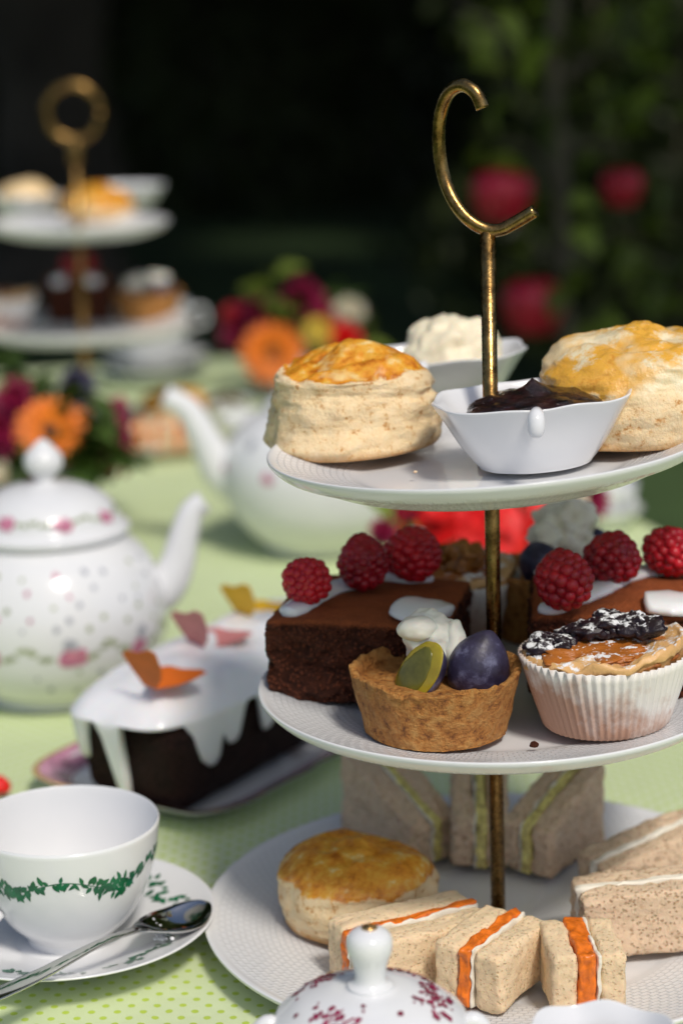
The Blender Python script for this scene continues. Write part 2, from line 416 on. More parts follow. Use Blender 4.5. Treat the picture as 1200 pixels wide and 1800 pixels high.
# tablecloth: one sheet over the table, falling in folds to the grass
E0, E1 = at(1200, 948, 0), at(1052, 874, 0)
edge_dir = Vector((E1.x - E0.x, E1.y - E0.y, 0)).normalized(); edge_n = Vector((edge_dir.y, -edge_dir.x, 0))
far_d = (at(420, 622, 0) - E0).dot(edge_dir)
def build_cloth():
    # local frame: v along the right edge, u to its left
    Wd, d0, d1 = 0.95, -1.75, far_d; rc = 0.03
    loop = []; nx = 160
    # rounded-rectangle outline in (u, v)
    cx, cy = -Wd / 2, (d0 + d1) / 2; hx, hy = Wd / 2, (d1 - d0) / 2
    per = []
    def seg(a, b, n):
        for i in range(n): per.append((a[0] + (b[0] - a[0]) * i / n, a[1] + (b[1] - a[1]) * i / n))
    c = 0.03
    def arc(ox, oy, a0):
        for i in range(6):
            a = a0 + PI / 2 * i / 6; per.append((ox + c * math.cos(a), oy + c * math.sin(a)))
    seg((hx, -hy + c), (hx, hy - c), 90); arc(hx - c, hy - c, 0)
    seg((hx - c, hy), (-hx + c, hy), 40); arc(-hx + c, hy - c, PI / 2)
    seg((-hx, hy - c), (-hx, -hy + c), 90); arc(-hx + c, -hy + c, PI)
    seg((-hx + c, -hy), (hx - c, -hy), 40); arc(hx - c, -hy + c, 1.5 * PI)
    n = len(per); V, F = [], []
    scal = [i / 60 for i in range(1, 61)]
    def place(u, v, z): 
        p = E0 + edge_n * (u + cx) + edge_dir * (v + cy); return (p.x, p.y, z)
    V.append(place(0, 0, 0))
    for s in scal:
        for (u, v) in per:
            # rows keep their distance from the outline
            q = place(u * s, v * s, 0); w = fbm((q[0], q[1], 0), 7, 3) * 0.0009 - .0016 * max(0, 1 - abs(fbm((q[0], q[1], 3), 2.6, 3)) * 7)
            V.append((q[0], q[1], w - 0.0012 + (0 if s < 0.99 else -0.002)))
    base_rows = len(scal)
    m = 26
    for j in range(1, m + 1):
        t = j / m; drop = 0.012 + t * 0.70
        for k, (u, v) in enumerate(per):
            uu, vv = u / hx, v / hy
            nx_, ny_ = (1 if u > hx - 1e-6 else -1 if u < -hx + 1e-6 else 0), (1 if v > hy - 1e-6 else -1 if v < -hy + 1e-6 else 0)
            d = Vector((nx_, ny_)) if (nx_ or ny_) else Vector((math.copysign(1, u), math.copysign(1, v))).normalized()
            fold = 0.006 + t * (0.045 + 0.03 * math.sin(k * 0.55 + 2 * mn.noise(Vector((k * 0.13, 0, 0)))))
            V.append(place(u + d.x * fold, v + d.y * fold, -drop))
    for k in range(n): F.append([0, 1 + k, 1 + (k + 1) % n])
    for r in range(base_rows + m - 1):
        a = 1 + r * n; b = a + n
        for k in range(n): F.append([a + k, b + k, b + (k + 1) % n, a + (k + 1) % n])
    tag(mesh('tablecloth', V, F, M['cloth']), 'pale green tablecloth with small yellow-green dots under the whole tea spread', 'tablecloth')
build_cloth()

def leaf_cloud(name, P, size, mat, parent=None, aspect=0.5):
    n = len(P); P = np.asarray(P, float)
    a = rng.normal(size=(n, 3)); a /= np.linalg.norm(a, axis=1)[:, None]
    b = np.cross(a, rng.normal(size=(n, 3))); b /= np.linalg.norm(b, axis=1)[:, None]
    c = np.cross(a, b)
    s = (np.asarray(size) * rng.uniform(0.6, 1.3, n))[:, None]
    V = np.stack([P - a * s * 0.5, P + b * s * aspect * 0.5 + c * s * 0.08, P + a * s * 0.5, P - b * s * aspect * 0.5 + c * s * 0.08], 1).reshape(-1, 3)
    I = np.arange(n)[:, None] * 4
    F = np.concatenate([I + np.array([[0, 1, 2]]), I + np.array([[0, 2, 3]])], 0)
    me = bpy.data.meshes.new(name); me.vertices.add(len(V)); me.vertices.foreach_set('co', V.astype(np.float32).ravel())
    me.loops.add(F.size); me.loops.foreach_set('vertex_index', F.astype(np.int32).ravel())
    me.polygons.add(len(F)); me.polygons.foreach_set('loop_start', np.arange(0, F.size, 3, dtype=np.int32)); me.polygons.foreach_set('loop_total', np.full(len(F), 3, np.int32))
    me.update(calc_edges=True); me.validate()
    return link(name, me, mat, parent)
def lump(c, rad, sub, amp, sc, seed): return blob(c, rad, sub, amp, sc, seed)

def build_backdrop():
    # clipped evergreen hedge across the far end of the lawn
    n = 46000; x = rng.uniform(-9, 9, n); z = rng.uniform(0, 4.2, n) ** 1.0
    y = 12.2 + 0.35 * np.sin(x * 1.7) + 0.3 * np.sin(x * 3.1 + z * 2) + rng.normal(0, 0.16, n)
    h = thing('hedge', 'tall dark evergreen hedge closing off the far end of the lawn', 'hedge', (0, 12.4, GROUND))
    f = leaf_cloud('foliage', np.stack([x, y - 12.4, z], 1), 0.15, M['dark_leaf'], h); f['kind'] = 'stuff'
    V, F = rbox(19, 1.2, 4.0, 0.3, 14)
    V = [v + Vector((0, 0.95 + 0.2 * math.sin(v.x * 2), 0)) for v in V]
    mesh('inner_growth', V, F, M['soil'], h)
    # old tree: thick trunk left, unseen limbs and crown added to shade the lawn
    base = aty(95, 250, 8.2); t = thing('old_tree', 'thick grey-brown tree trunk standing in shade at the top left', 'tree', (base.x, 8.2, GROUND))
    pts = [(0, 0, -0.1), (0.02, 0, 0.3), (0.0, 0, 1.0), (-0.05, -0.1, 2.0), (0.1, -0.3, 3.2)]
    V, F = tube(catmull(pts, 6), [0.42 - 0.16 * sm(0, 8, i) + 0.02 * math.sin(i) for i in range(25)], 24)
    V = [v + Vector((v.x, v.y, 0)).normalized() * 0.05 * fbm(v, 3.5, 4) for v in V]
    mesh('trunk', V, F, M['soil'], t)
    parts = []
    for i, (ox, oy, oz) in enumerate([(3.5, -3.0, 3.0), (-2.5, -2.5, 3.2), (5.0, 1.0, 3.4), (-3.5, 2.0, 3.3), (1.0, -4.2, 3.1), (1.5, 2.5, 3.6)]):
        parts.append(tube(catmull([(0.05, -0.2, 2.3), (ox * 0.4, oy * 0.4, oz * 0.93), (ox, oy, oz)], 6), [0.14 - 0.007 * k for k in range(13)], 8))
    V, F = merge(*parts); mesh('limbs', V, F, M['bark'], t)
    parts = []; P = []
    random.seed(3)
    for gx in range(-4, 7):
        for gy in range(-3, 4):
            c = Vector((gx * 1.25 + random.uniform(-.4, .4), gy * 1.45 + random.uniform(-.4, .4), random.uniform(3.3, 4.2)))
            if gy == -3: c.z += 0.35
            rad = (random.uniform(.95, 1.25), random.uniform(.95, 1.25), random.uniform(.55, .8))
            parts.append(lump(c, rad, 2, 0.35, 1.3, random.random() * 9))
            d = rng.normal(size=(420, 3)); d /= np.linalg.norm(d, axis=1)[:, None]
            P.append(np.array(c) + d * np.array(rad) * rng.uniform(0.85, 1.2, (420, 1)))
    V, F = merge(*parts); mesh('shade_crown', V, F, M['dark_leaf'], t)
    f = leaf_cloud('shade_crown_leaves', np.concatenate(P), 0.2, M['dark_leaf'], t); f['kind'] = 'stuff'
    # low stone edging in front of the hedge, seen right of the stand
    y = 10.6; x0 = aty(770, 380, y).x; x = x0
    w = thing('stone_edging', 'low grey stone edging in front of the hedge behind the apples', 'wall', (x0, y, GROUND))
    i = 0; sh = []
    for k in range(3):
        V, F = rbox(0.42, 0.3, 0.30, 0.03, 3); V = [v + Vector((fbm(v, 6, 3, k), fbm(v, 6, 3, k + 5), fbm(v, 6, 3, k + 9))) * 0.02 for v in V]
        sh.append((V, F))
    first = []
    for k in range(10):
        if k < 3: o = mesh('stone', *sh[k], M['stone'], w); first.append(o.data)
        else: o = link('stone', first[k % 3], None, w)
        o.location = (0.21 + k * 0.435, random.uniform(-.03, .03), random.uniform(-.04, 0.02)); o.rotation_euler = (0, 0, random.uniform(-.06, .06))
build_backdrop()
def shrub(label, px, y, w, h, seed, n=2600):
    b = aty(px, 500, y); t = thing('shrub', label, 'shrub', (b.x, y, GROUND), 0, 'shrubs behind the apple tree'); r2 = np.random.default_rng(seed)
    d = r2.normal(size=(n, 3)); d /= np.linalg.norm(d, axis=1)[:, None]; k = r2.uniform(.45, 1.05, (n, 1)) * (1 + .25 * np.sin(d[:, :1] * 5 + seed) * np.cos(d[:, 2:] * 6))
    P = d * k * np.array([w, w * .7, h * .55]) + np.array([0, 0, h * .6]); P[:, 2] = np.maximum(P[:, 2], .03)
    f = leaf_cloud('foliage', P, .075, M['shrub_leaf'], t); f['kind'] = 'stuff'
    V, F = merge(*[tube([(0, 0, 0), (w * .3 * math.cos(i * 1.3), w * .2 * math.sin(i * 1.3), h * .5), (w * .6 * math.cos(i * 1.3), w * .4 * math.sin(i * 1.3), h * .95)], [.014, .010, .004], 6) for i in range(6)]); mesh('stems', V, F, M['bark'], t)
shrub('tall loose green shrub at the right behind the apple tree', 1170, 4.6, .62, 1.55, 3)
shrub('low dark green shrub right of the stand pole behind the lower apple', 1030, 5.6, .55, .85, 5)
shrub('dark leafy shrub at the upper right behind the apple stem', 930, 6.6, .60, 1.7, 8)

# young apple tree with red apples
def leaf_mesh(name, ln, wd, mat):
    V, F = [], []
    for i in range(7):
        t = i / 6; w = wd * math.sin(PI * t ** 0.8) * 0.5 + 0.0006
        for s in (-1, 0, 1): V.append((s * w, t * ln, 0.12 * ln * math.sin(PI * t) * 0.6 + abs(s) * w * 0.35 - 0.25 * ln * t * t))
    for i in range(6):
        for s in range(2): a = i * 3 + s; F.append([a, a + 1, a + 4, a + 3])
    me = bpy.data.meshes.new(name); me.from_pydata(V, [], F); me.polygons.foreach_set('use_smooth', [True] * len(F)); me.materials.append(mat); return me
def build_apples():
    Y = 1.75; b = aty(985, 300, Y)
    t = thing('apple_tree', 'young apple tree with thin stem and green leaves behind the stand', 'tree', (b.x, Y, GROUND))
    def loc(px, py, y): 
        p = aty(px, py, y); return Vector((p.x - b.x, p.y - Y, p.z - GROUND))
    pts = [(0.02, 0, -0.05), (0.03, 0, 0.4), loc(990, 500, Y), loc(985, 300, Y), loc(972, 120, Y), loc(980, 0, Y), (0.03, 0.05, 1.6), (0.0, 0.1, 2.1)]
    cp = catmull(pts, 5); V, F = tube(cp, [0.0125 - 0.0001 * i for i in range(len(cp))], 10); mesh('trunk', V, F, M['bark'], t)
    br = [[loc(985, 330, Y), loc(930, 260, Y), loc(880, 255, Y - .02)], [loc(982, 260, Y), loc(1040, 250, Y + .03), loc(1095, 265, Y + .05)],
          [loc(990, 470, Y), loc(960, 450, Y - .02), loc(935, 455, Y - .04)], [loc(975, 150, Y), loc(1060, 90, Y), loc(1190, 40, Y + .1)], [loc(975, 130, Y), loc(900, 60, Y), loc(800, 10, Y)],
          [loc(987, 420, Y), loc(1080, 440, Y + .1), loc(1190, 470, Y + .15)]]
    for q in br:
        V, F = tube(catmull(q, 5), [0.007 - 0.0004 * i for i in range(11)], 8); mesh('branch', V, F, M['bark'], t)
    lm = [leaf_mesh('leaf', 0.062, 0.034, M['apple_leaf']), leaf_mesh('leaf', 0.05, 0.03, M['apple_leaf'])]
    random.seed(21)
    spots = [(960, 90, 5), (985, 60, 4), (945, 40, 4), (870, 270, 2), (866, 290, 2), (1000, 210, 2), (975, 340, 3), (985, 370, 3), (1150, 60, 5), (1180, 130, 3), (1190, 20, 5), (1110, 30, 4),
             (880, 30, 3), (850, 10, 3), (870, 150, 2), (905, 130, 1), (1090, 130, 2), (1080, 60, 2), (1170, 200, 2), (1130, 240, 1), (1060, 455, 2), (1110, 480, 2), (1180, 500, 3), (920, 450, 1), (1005, 420, 2),
             (1050, 560, 2), (1150, 560, 2), (1190, 640, 2), (1095, 275, 2), (940, 465, 1), (1160, 330, 1), (1080, 520, 2), (1020, 500, 2), (1120, 420, 2), (900, 200, 1), (1040, 180, 2), (1185, 420, 2), (930, 330, 1)]
    for px, py, k in spots:
        for _ in range(k):
            o = link('leaf', random.choice(lm), None, t, loc(px + random.uniform(-28, 28), py + random.uniform(-26, 26), Y + random.uniform(-.08, .1)))
            o.rotation_euler = (random.uniform(-1.3, 0.4), random.uniform(-.8, .8), random.uniform(0, 6.28)); s = random.uniform(.75, 1.2); o.scale = (s, s, s)
    # upper crown, plus an unseen leaf mass in front added to shade the apples
    n = 3200; P = np.concatenate([np.stack([rng.normal(0.15, .4, 800), rng.normal(0.3, .3, 800), rng.uniform(1.5, 2.3, 800)], 1), np.stack([rng.normal(0.50, .28, n), rng.normal(-.62, .22, n), rng.uniform(1.55, 2.15, n)], 1)])
    f = leaf_cloud('shade_crown', P, 0.07, M['apple_leaf'], t); f['kind'] = 'stuff'
    prof = [(0, .008), (.006, .004), (.016, .000), (.028, .007), (.036, .024), (.039, .042), (.035, .058), (.024, .067), (.012, .066), (.004, .061), (0, .059)]
    prof = [(r, z - 0.034) for r, z in prof]
    for px, py, y, s, lab in [(883, 345, Y - .02, 1.0, 'red apple hanging behind the brass hook with a leaf on top'), (937, 540, Y - .04, 1.02, 'red apple hanging lowest, just right of the brass pole'), (1092, 330, Y + .08, .72, 'dim red apple hanging at the right behind the apple stem')]:
        p = aty(px, py, y); a = thing('apple', lab, 'apple', p, random.uniform(0, 6), 'apples on the young tree'); a.scale = (s, s, s)
        V, F, U = lathe(catmull(prof, 4), 32, lambda an, r, z, i: (r * (1 + .03 * math.cos(5 * an) * sm(.0, -.035, z)), z)); mesh('fruit', V, F, M['apple'], a)
        V, F = tube([(0, 0, .026), (.001, 0, .038), (.004, 0, .05)], .0012, 6); mesh('stalk', V, F, M['bark'], a)
build_apples()

# ------------------------------------------------------------------ porcelain makers
def plate_part(Rd, parent, z, tilt=None, weave=True, depth=0.014, n=128):
    prof = [(0, .0045), (.30 * Rd, .0045), (.56 * Rd, .0048), (.64 * Rd, .0062), (.80 * Rd, .0062 + .40 * (depth - .006)), (.95 * Rd, depth), (.985 * Rd, depth + .0016), (Rd, depth + .002), (1.004 * Rd, depth + .0012),
            (.995 * Rd, depth - .0008), (.95 * Rd, depth - .005), (.86 * Rd, depth - .0085), (.72 * Rd, .0018), (.60 * Rd, .0012), (.57 * Rd, 0), (.54 * Rd, 0), (.53 * Rd, .0012), (0, .0012)]
    prof = catmull([(r, z_, 0) for r, z_ in prof], 4); prof = [(max(0, p[0]), p[1]) for p in prof]
    if prof[0][0] < 1e-6: pass
    V, F, U = lathe(prof, n)
    w = [sm(.62 * Rd, .68 * Rd, math.hypot(v[0], v[1])) * (1 - sm(.955 * Rd, .97 * Rd, math.hypot(v[0], v[1]))) if v[2] > 0.003 else 0 for v in V]
    kk = round(2 * PI * Rd * .8 / 0.0052)
    U = [(u * kk, q / 0.0030) for u, q in U]
    return mesh('plate', V, F, M['weave'] if weave else M['porcelain'], parent, (0, 0, z), attrs={'weave': w}, uvs=U)

def dish_mesh(parent, Lx=.0435, Ly=.040, H=.031):
    """oval scalloped bowl with faceted sides and pinched ends"""
    def shape(a):
        return 1 + .045 * abs(math.cos(a)) ** 8 + .012 * math.cos(10 * a) + .008 * math.cos(8 * a + 1)
    prof = [(0, .0), (.40, 0), (.54, .0005), (.565, .03), (.62, .12), (.74, .36), (.88, .70), (.985, .94), (1.0, .985), (.99, 1.0), (.965, .985), (.93, .92), (.82, .66), (.67, .36), (.52, .16), (.30, .10), (0, .09)]
    prof = [(p[0], p[1]) for p in catmull([(r, z, 0) for r, z in prof], 4)]
    def rf(a, r, z, i):
        k = sm(.05, .9, z); s = 1 + (shape(a) - 1) * (0.4 + .6 * k)
        zz = z * H + k * (.0003 * math.cos(10 * a) + .0003 * math.cos(7 * a + 2) + -.0004 * abs(math.cos(a)) ** 8)
        e = 2.0 + 1.0 * k; q = (abs(math.cos(a)) ** e + abs(math.sin(a)) ** e) ** (-1 / e) * (1 - .05 * k)
        return (r * Lx * s * q * math.cos(a), r * Ly * .94 * s * q * math.sin(a), zz)
    V, F, U = lathe([(max(0, r), z) for r, z in prof], 112, rf)
    mesh('bowl', V, F, M['porcelain'], parent)
    # little lug at the front
    pts = [(-.004, -Ly * .90, H * .95), (-.005, -Ly * 1.03, H * .93), (-.0055, -Ly * 1.07, H * .80), (-.006, -Ly * 1.05, H * .66)]
    V, F = tube(catmull(pts, 5), [.0028, .0029, .0030, .0031, .0033, .0034, .0035, .0036, .0036, .0036, .0036, .0035, .0034, .0030, .0023, .0010], 16); mesh('handle', V, F, M['porcelain'], parent)

def mound(c, rx, ry, h, amp, seed, sub=5, sc=90, peak=0.0, power=1.0):
    V, F = ico(sub); out = []
    for v in V:
        d = Vector((v.x * rx, v.y * ry, max(v.z, -.25) * h))
        k = 1 + amp * fbm(d, sc, 5, seed)
        d = d * k
        if peak and v.z > 0: d.z += peak * max(0, 1 - math.hypot(v.x, v.y) * 2.6) ** 1.6
        out.append(Vector(c) + d)
    return out, F

# ------------------------------------------------------------------ food makers
def scone(label, loc, rz, Rd, H, seed, mat, dome=.25, waist=True, barrel=False, lean=0.0, n=110, group='scones', ov=1.0, top_cut=.80, cw=.2):
    prof = []
    for i in range(10): prof.append((Rd * (.96 * i / 9) if i else 0, 0, 0))
    side = [(1.0, .03), (1.03, .15), (1.0, .32), (.985, .45), (.99, .58), (.965, .68), (.945, .75), (.965, .83), (.96, .91), (.92, .97), (.84, 1.0)] if waist else \
           [(.95, .03), (1.02, .18), (1.05, .32), (1.04, .45), (1.0, .58), (.94, .70), (.86, .80), (.76, .88), (.64, .94), (.5, .975), (.35, 1.0)]
    if barrel: side = [(.95, .03), (1.01, .18), (1.03, .36), (1.02, .54), (.985, .68), (.92, .79), (.83, .88), (.71, .94), (.52, .98), (.35, 1.0)]
    prof += catmull([(r * Rd, z * H, 0) for r, z in side], 5)
    rl = prof[-1][0]
    for i in range(1, 16):
        t = 1 - i / 15; r = rl * t; prof.append((r, H * (1 + dome * (1 - t * t) ** 1.0 * (1 if waist else .25)), 0))
    V, F, U = lathe([(p[0], p[1]) for p in prof], n)
    out, wash = [], []
    for v in V:
        v = Vector(v); hh = v.z / H; rr = math.hypot(v.x, v.y) / Rd; an = math.atan2(v.y, v.x)
        k = sm(0.0, .15, hh)
        d = (fbm(v, 22, 3, seed) * (.15 if waist else .10) + fbm(v, 85, 5, seed + 3) * (.036 if waist else .028)) * Rd * (.35 + .65 * k)
        wob = v.z * 210 + 2.2 * mn.noise(Vector((math.cos(an) * 1.3, math.sin(an) * 1.3, seed)))
        lay = .045 * Rd * mn.noise(Vector((math.cos(an) * 1.1, math.sin(an) * 1.1 + seed, wob))) * k * (1 - sm(.8, 1.0, hh))
        lay += .016 * Rd * mn.noise(Vector((math.cos(an) * 3, math.sin(an) * 3 + seed, v.z * 900))) * k * (1 - sm(.8, 1.0, hh))
        dirv = Vector((v.x, v.y, 0)); dirv = dirv.normalized() if dirv.length > 1e-6 else Vector()
        nz = sm(.85, 1.05, hh)
        o = v + dirv * (d + lay) * (1 - nz * .7) + Vector((0, 0, 1)) * d * nz * 1.1
        if k < .5: o.z = max(o.z, 0)
        o.z += lean * v.x * sm(.2, 1.0, hh) + .10 * H * mn.noise(Vector((math.cos(an) * .9 + seed, math.sin(an) * .9, 0))) * sm(.3, .9, hh) * min(1, rr * 1.4)
        crack = (-.06 if waist else -.045) * Rd * max(0, 1 - abs(fbm(v, 24, 2, seed + 11)) * 9) * sm(.8, 1.0, hh)
        o.z += crack + .012 * Rd * fbm(v, 160, 4, seed + 6) * nz
        out.append((o.x, o.y * ov, o.z)); wash.append(sm(top_cut, top_cut + cw, hh) + (crack / Rd) * 5)
    ob = mesh('scone', out, F, mat, None, loc, rz, attrs={'wash': wash}); return tag(ob, label, 'scone', group)

def raspberry(label, loc, Rd, Ht, seed, tilt=(0, 0)):
    rnd = random.Random(seed); V, F = [], []; tp_ = rnd.uniform(.18, .36); sx, sy = rnd.uniform(.93, 1.06), rnd.uniform(.93, 1.06)
    iv, jf = ico(2); n = 78; g = PI * (3 - math.sqrt(5))
    core = blob((0, 0, 0), (Rd * .92, Rd * .92, Ht * .46), 3)
    parts = [core]
    for i in range(n):
        z = 1 - 2 * (i + .5) / n; r = math.sqrt(1 - z * z); a = g * i + rnd.uniform(-.08, .08)
        taper = 1 - tp_ * max(0, z)
        p = Vector((r * math.cos(a) * Rd * .86 * taper, r * math.sin(a) * Rd * .86 * taper, z * Ht * .43))
        s = Rd * rnd.uniform(.19, .26)
        parts.append(([p + Vector(q) * s for q in iv], jf))
    V, F = merge(*parts)
    m = Matrix.Rotation(tilt[0], 3, 'X') @ Matrix.Rotation(tilt[1], 3, 'Y')
    V = [m @ Vector((v[0] * sx, v[1] * sy, v[2])) for v in V]; zmin = min(v.z for v in V); V = [v - Vector((0, 0, zmin)) for v in V]
    return tag(mesh('raspberry', V, F, M['rasp'], None, loc), label, 'raspberry', 'raspberries on the cake slices')

def icing_blob(pts, w, parent, h=.0022, name='icing'):
    """flattened pour of icing along a short path (local coordinates)"""
    V, F = [], []; cp = catmull(pts, 8); n = len(cp); m = 12
    for i, p in enumerate(cp):
        t = i / (n - 1); ww = (interp([(w[j], j / (len(w) - 1)) for j in range(len(w))], t)) * (min(1, 4 * t * (1 - t) * 3) ** .5 if 0 < t < 1 else .02)
        d = (cp[min(i + 1, n - 1)] - cp[max(i - 1, 0)]); d.z = 0; d.normalize(); s = Vector((-d.y, d.x, 0))
        for k in range(m):
            a = 2 * PI * k / m
            V.append(p + s * ww * math.cos(a) * (1 + .15 * mn.noise(Vector((p.x * 150, p.y * 150, k)))) + Vector((0, 0, math.sin(a) * h * min(1, ww / .004))))
    for i in range(n - 1):
        for k in range(m): F.append([i * m + k, i * m + (k + 1) % m, (i + 1) * m + (k + 1) % m, (i + 1) * m + k])
    F += [list(range(m))[::-1], [(n - 1) * m + k for k in range(m)]]
    return mesh(name, V, F, M['icing'], parent)

def sponge_mesh(name, sx, sy, sz, parent, mat, seed=0, dome=.003, cuts=46, amp=1.0):
    V, F = rbox(sx, sy, sz, .003, cuts); out, wash = [], []
    for v in V:
        top = sm(sz * .93, sz * .985, v.z); q = Vector((v.x, v.y, v.z - sz / 2))
        side = Vector((v.x / (sx / 2), v.y / (sy / 2), 0))
        d = Vector((math.copysign(1, side.x), 0, 0)) if abs(side.x) > abs(side.y) else Vector((0, math.copysign(1, side.y), 0))
        a = (-.0007 * math.exp(-((v.z - sz * .47) / .0011) ** 2) + fbm(v, 150, 5, seed) * .0022 + fbm(v, 45, 3, seed) * .0018 - .0026 * max(0, 1 - abs(fbm(v, 38, 3, seed + 4)) * 5)) * amp
        p = v + d * a * (1 - top) * sm(.6, .97, max(abs(side.x), abs(side.y)))
        p.z += top * (dome * (1 - (v.x / sx * 2) ** 2) * (1 - .6 * (v.y / sy * 2) ** 2) + fbm(v, 30, 3, seed) * .0008)
        out.append(p); wash.append(top)
    return mesh(name, out, F, mat, parent, attrs={'wash': wash})

def tartlet(label, loc, rz, Rt, Rb, H, group='plum tarts', plums=True, dusted=False, sc=1.0):
    t = thing('plum_tart', label, 'tart', loc, rz, group)
    prof = [(0, 0), (Rb * .6, 0), (Rb * .97, 0), (Rb * 1.01, .02 * H), (Rb + (Rt - Rb) * .3, .3 * H), (Rb + (Rt - Rb) * .65, .65 * H), (Rt * .985, .93 * H), (Rt, 1.0 * H), (Rt * .975, 1.03 * H), (Rt * .92, 1.01 * H), (Rt * .87, .9 * H), (Rt * .84, .80 * H), (Rt * .5, .80 * H), (0, .8 * H)]
    prof = [(max(0, p[0]), p[1]) for p in catmull([(r, z, 0) for r, z in prof], 4)]
    def rf(a, r, z, i):
        p = (r * math.cos(a), r * math.sin(a), z); k = fbm(p, 70, 4, loc[0] * 9)
        top = sm(.8 * H, H, z)
        return (r * (1 + .022 * k + .018 * fbm(p, 230, 3, 3) + .01 * math.sin(3 * a)), z + top * (.0024 * fbm(p, 55, 3, 5) + .0012 * fbm(p, 190, 3, 8)) + .0006 * k)
    V, F, U = lathe(prof, 150, rf); mesh('pastry_shell', V, F, M['crust'], t)
    return t

def cupcake_case(parent, Rb, Rt, H, pleats=60):
    prof = [(0, .0006), (Rb * .96, .0004), (Rb, .0015), (Rb + (Rt - Rb) * .5, H * .5), (Rt, H), (Rt * .985, H + .0002), (Rb + (Rt - Rb) * .5 - .0006, H * .5), (Rb - .001, .003), (0, .003)]
    pr = []
    for i in range(len(prof) - 1):
        for k in range(4): pr.append((prof[i][0] + (prof[i + 1][0] - prof[i][0]) * k / 4, prof[i][1] + (prof[i + 1][1] - prof[i][1]) * k / 4))
    pr.append(prof[-1])
    def rf(a, r, z, i):
        k = min(1, r / Rb) ** 8
        tri = abs(((a * pleats / (2 * PI)) % 1) * 2 - 1) * 2 - 1
        return (r + k * (.0005 + .0003 * z / H) * tri + k * .0011 * math.sin(3 * a + 2) * z / H, z + (z / H) * .0012 * math.sin(2 * a + .7))
    V, F, U = lathe(pr, pleats * 6, rf); return mesh('paper_case', V, F, M['paper'], parent)

def bread_slice(parent, th, ln, ht, x, seed, mat, slope=0.0, cuts=20, name='bread_slice'):
    V, F = rbox(th, ln, ht, .0028, cuts); out = []; ra = 0.65 if mat == M['white_bread'] else 1.15
    for v in V:
        k = 1 - slope * (v.y / ln + .5)
        d = Vector((fbm(v, 260, 4, seed), fbm(v, 240, 4, seed + 7), fbm(v, 250, 4, seed + 3))) * .0009 * ra
        d += Vector((fbm(v, 60, 2, seed), fbm(v, 50, 2, seed + 2) * .7, fbm(v, 55, 2, seed + 4) * .8)) * .0016 * ra
        out.append(Vector((v.x + x, v.y, v.z * k)) + d)
    return mesh(name, out, F, mat, parent)
def sandwich(label, loc, rz, th, ln, ht, mat, fill, fth=.006, slope=0.0, seed=0, tilt=(0, 0), group='finger sandwiches', spread=True):
    t = thing('sandwich', label, 'sandwich', loc, rz, group); t.rotation_euler = (tilt[0], tilt[1], rz)
    b = (th - fth) / 2
    bread_slice(t, b, ln, ht, -(fth + b) / 2, seed, mat, slope)
    bread_slice(t, b, ln, ht * .985, (fth + b) / 2, seed + 5, mat, slope)
    def layer(w, x, m, nm, s2, ext):
        V, F = rbox(w, ln + ext, ht + ext * .3, min(.0012, w * .45), 24); out = []
        for v in V:
            k = 1 - slope * (v.y / ln + .5)
            out.append(Vector((v.x + x + .0012 * fbm(v, 90, 3, s2), v.y + .0014 * fbm(v, 130, 3, s2), v.z * k + (.0014 * fbm(v, 160, 3, s2 + 2) if v.z > ht * .5 else 0))))
        mesh(nm, out, F, m, t)
    if spread: layer(fth * .18, fth * .40, M['spread'], 'spread', seed + 2, .0004)
    layer(fth * (.84 if spread else 1.0), -fth * (.10 if spread else 0), fill, 'filling', seed + 1, .0010)
    return t

# ------------------------------------------------------------------ the front cake stand
P0 = at(875, 1584, .016); P1 = aty(857, 410, P0.y)
axis = (P1 - P0).normalized(); base = P0 - axis * (P0.z / axis.z)
stand = thing('cake_stand', 'large three tiered white porcelain cake stand with brass pole and open hook handle', 'cake stand', base)
stand.rotation_mode = 'QUATERNION'; stand.rotation_quaternion = axis.to_track_quat('Z', 'Y') if False else Vector((0, 0, 1)).rotation_difference(axis)
SM = Matrix.Translation(base) @ Vector((0, 0, 1)).rotation_difference(axis).to_matrix().to_4x4()
SI = SM.inverted()
Z_MID = (SI @ aty(869, 1195, P0.y)).z - .016; Z_TOP = (SI @ aty(862, 775, P0.y)).z - .016
R_BOT, R_MID, R_TOP = .1375, .1075, .0985
plate_part(R_BOT, stand, 0); plate_part(R_MID, stand, Z_MID); tpl = plate_part(R_TOP, stand, Z_TOP, depth=.016); TILT = R(3.2); tpl.rotation_euler = (0, -TILT, 0)
z_ring = (SI @ P1).z
V, F = tube([(0, 0, .004), (0, 0, z_ring * .5), (0, 0, z_ring + .001)], .0034, 24); mesh('pole', V, F, M['brass'], stand)
for zc in (.0046, Z_MID - .004, Z_MID + .0046, Z_TOP - .004, Z_TOP + .0046):
    V, F, U = lathe([(.0033, 0), (.0062, 0), (.0066, .0015), (.0062, .0032), (.0045, .0042), (.0036, .006), (.0033, .006)], 24); mesh('collar', V, F, M['brass'], stand, (0, 0, zc))
# hook: an open ring seen at a slant; the far side leans away
hk = [(848, 190, -.012), (836, 163, -.011), (813, 149, -.007), (789, 162, -.001), (774, 200, .006), (771, 252, .010), (779, 307, .010), (797, 352, .006), (822, 384, .002), (852, 402, 0), (880, 403, -.002), (910, 388, -.004), (940, 370, -.007)]
pts = [SI @ aty(px, py, P0.y + dy) for px, py, dy in hk]
V, F = tube(catmull(pts, 5), .0029, 20); mesh('handle', V, F, M['brass'], stand)

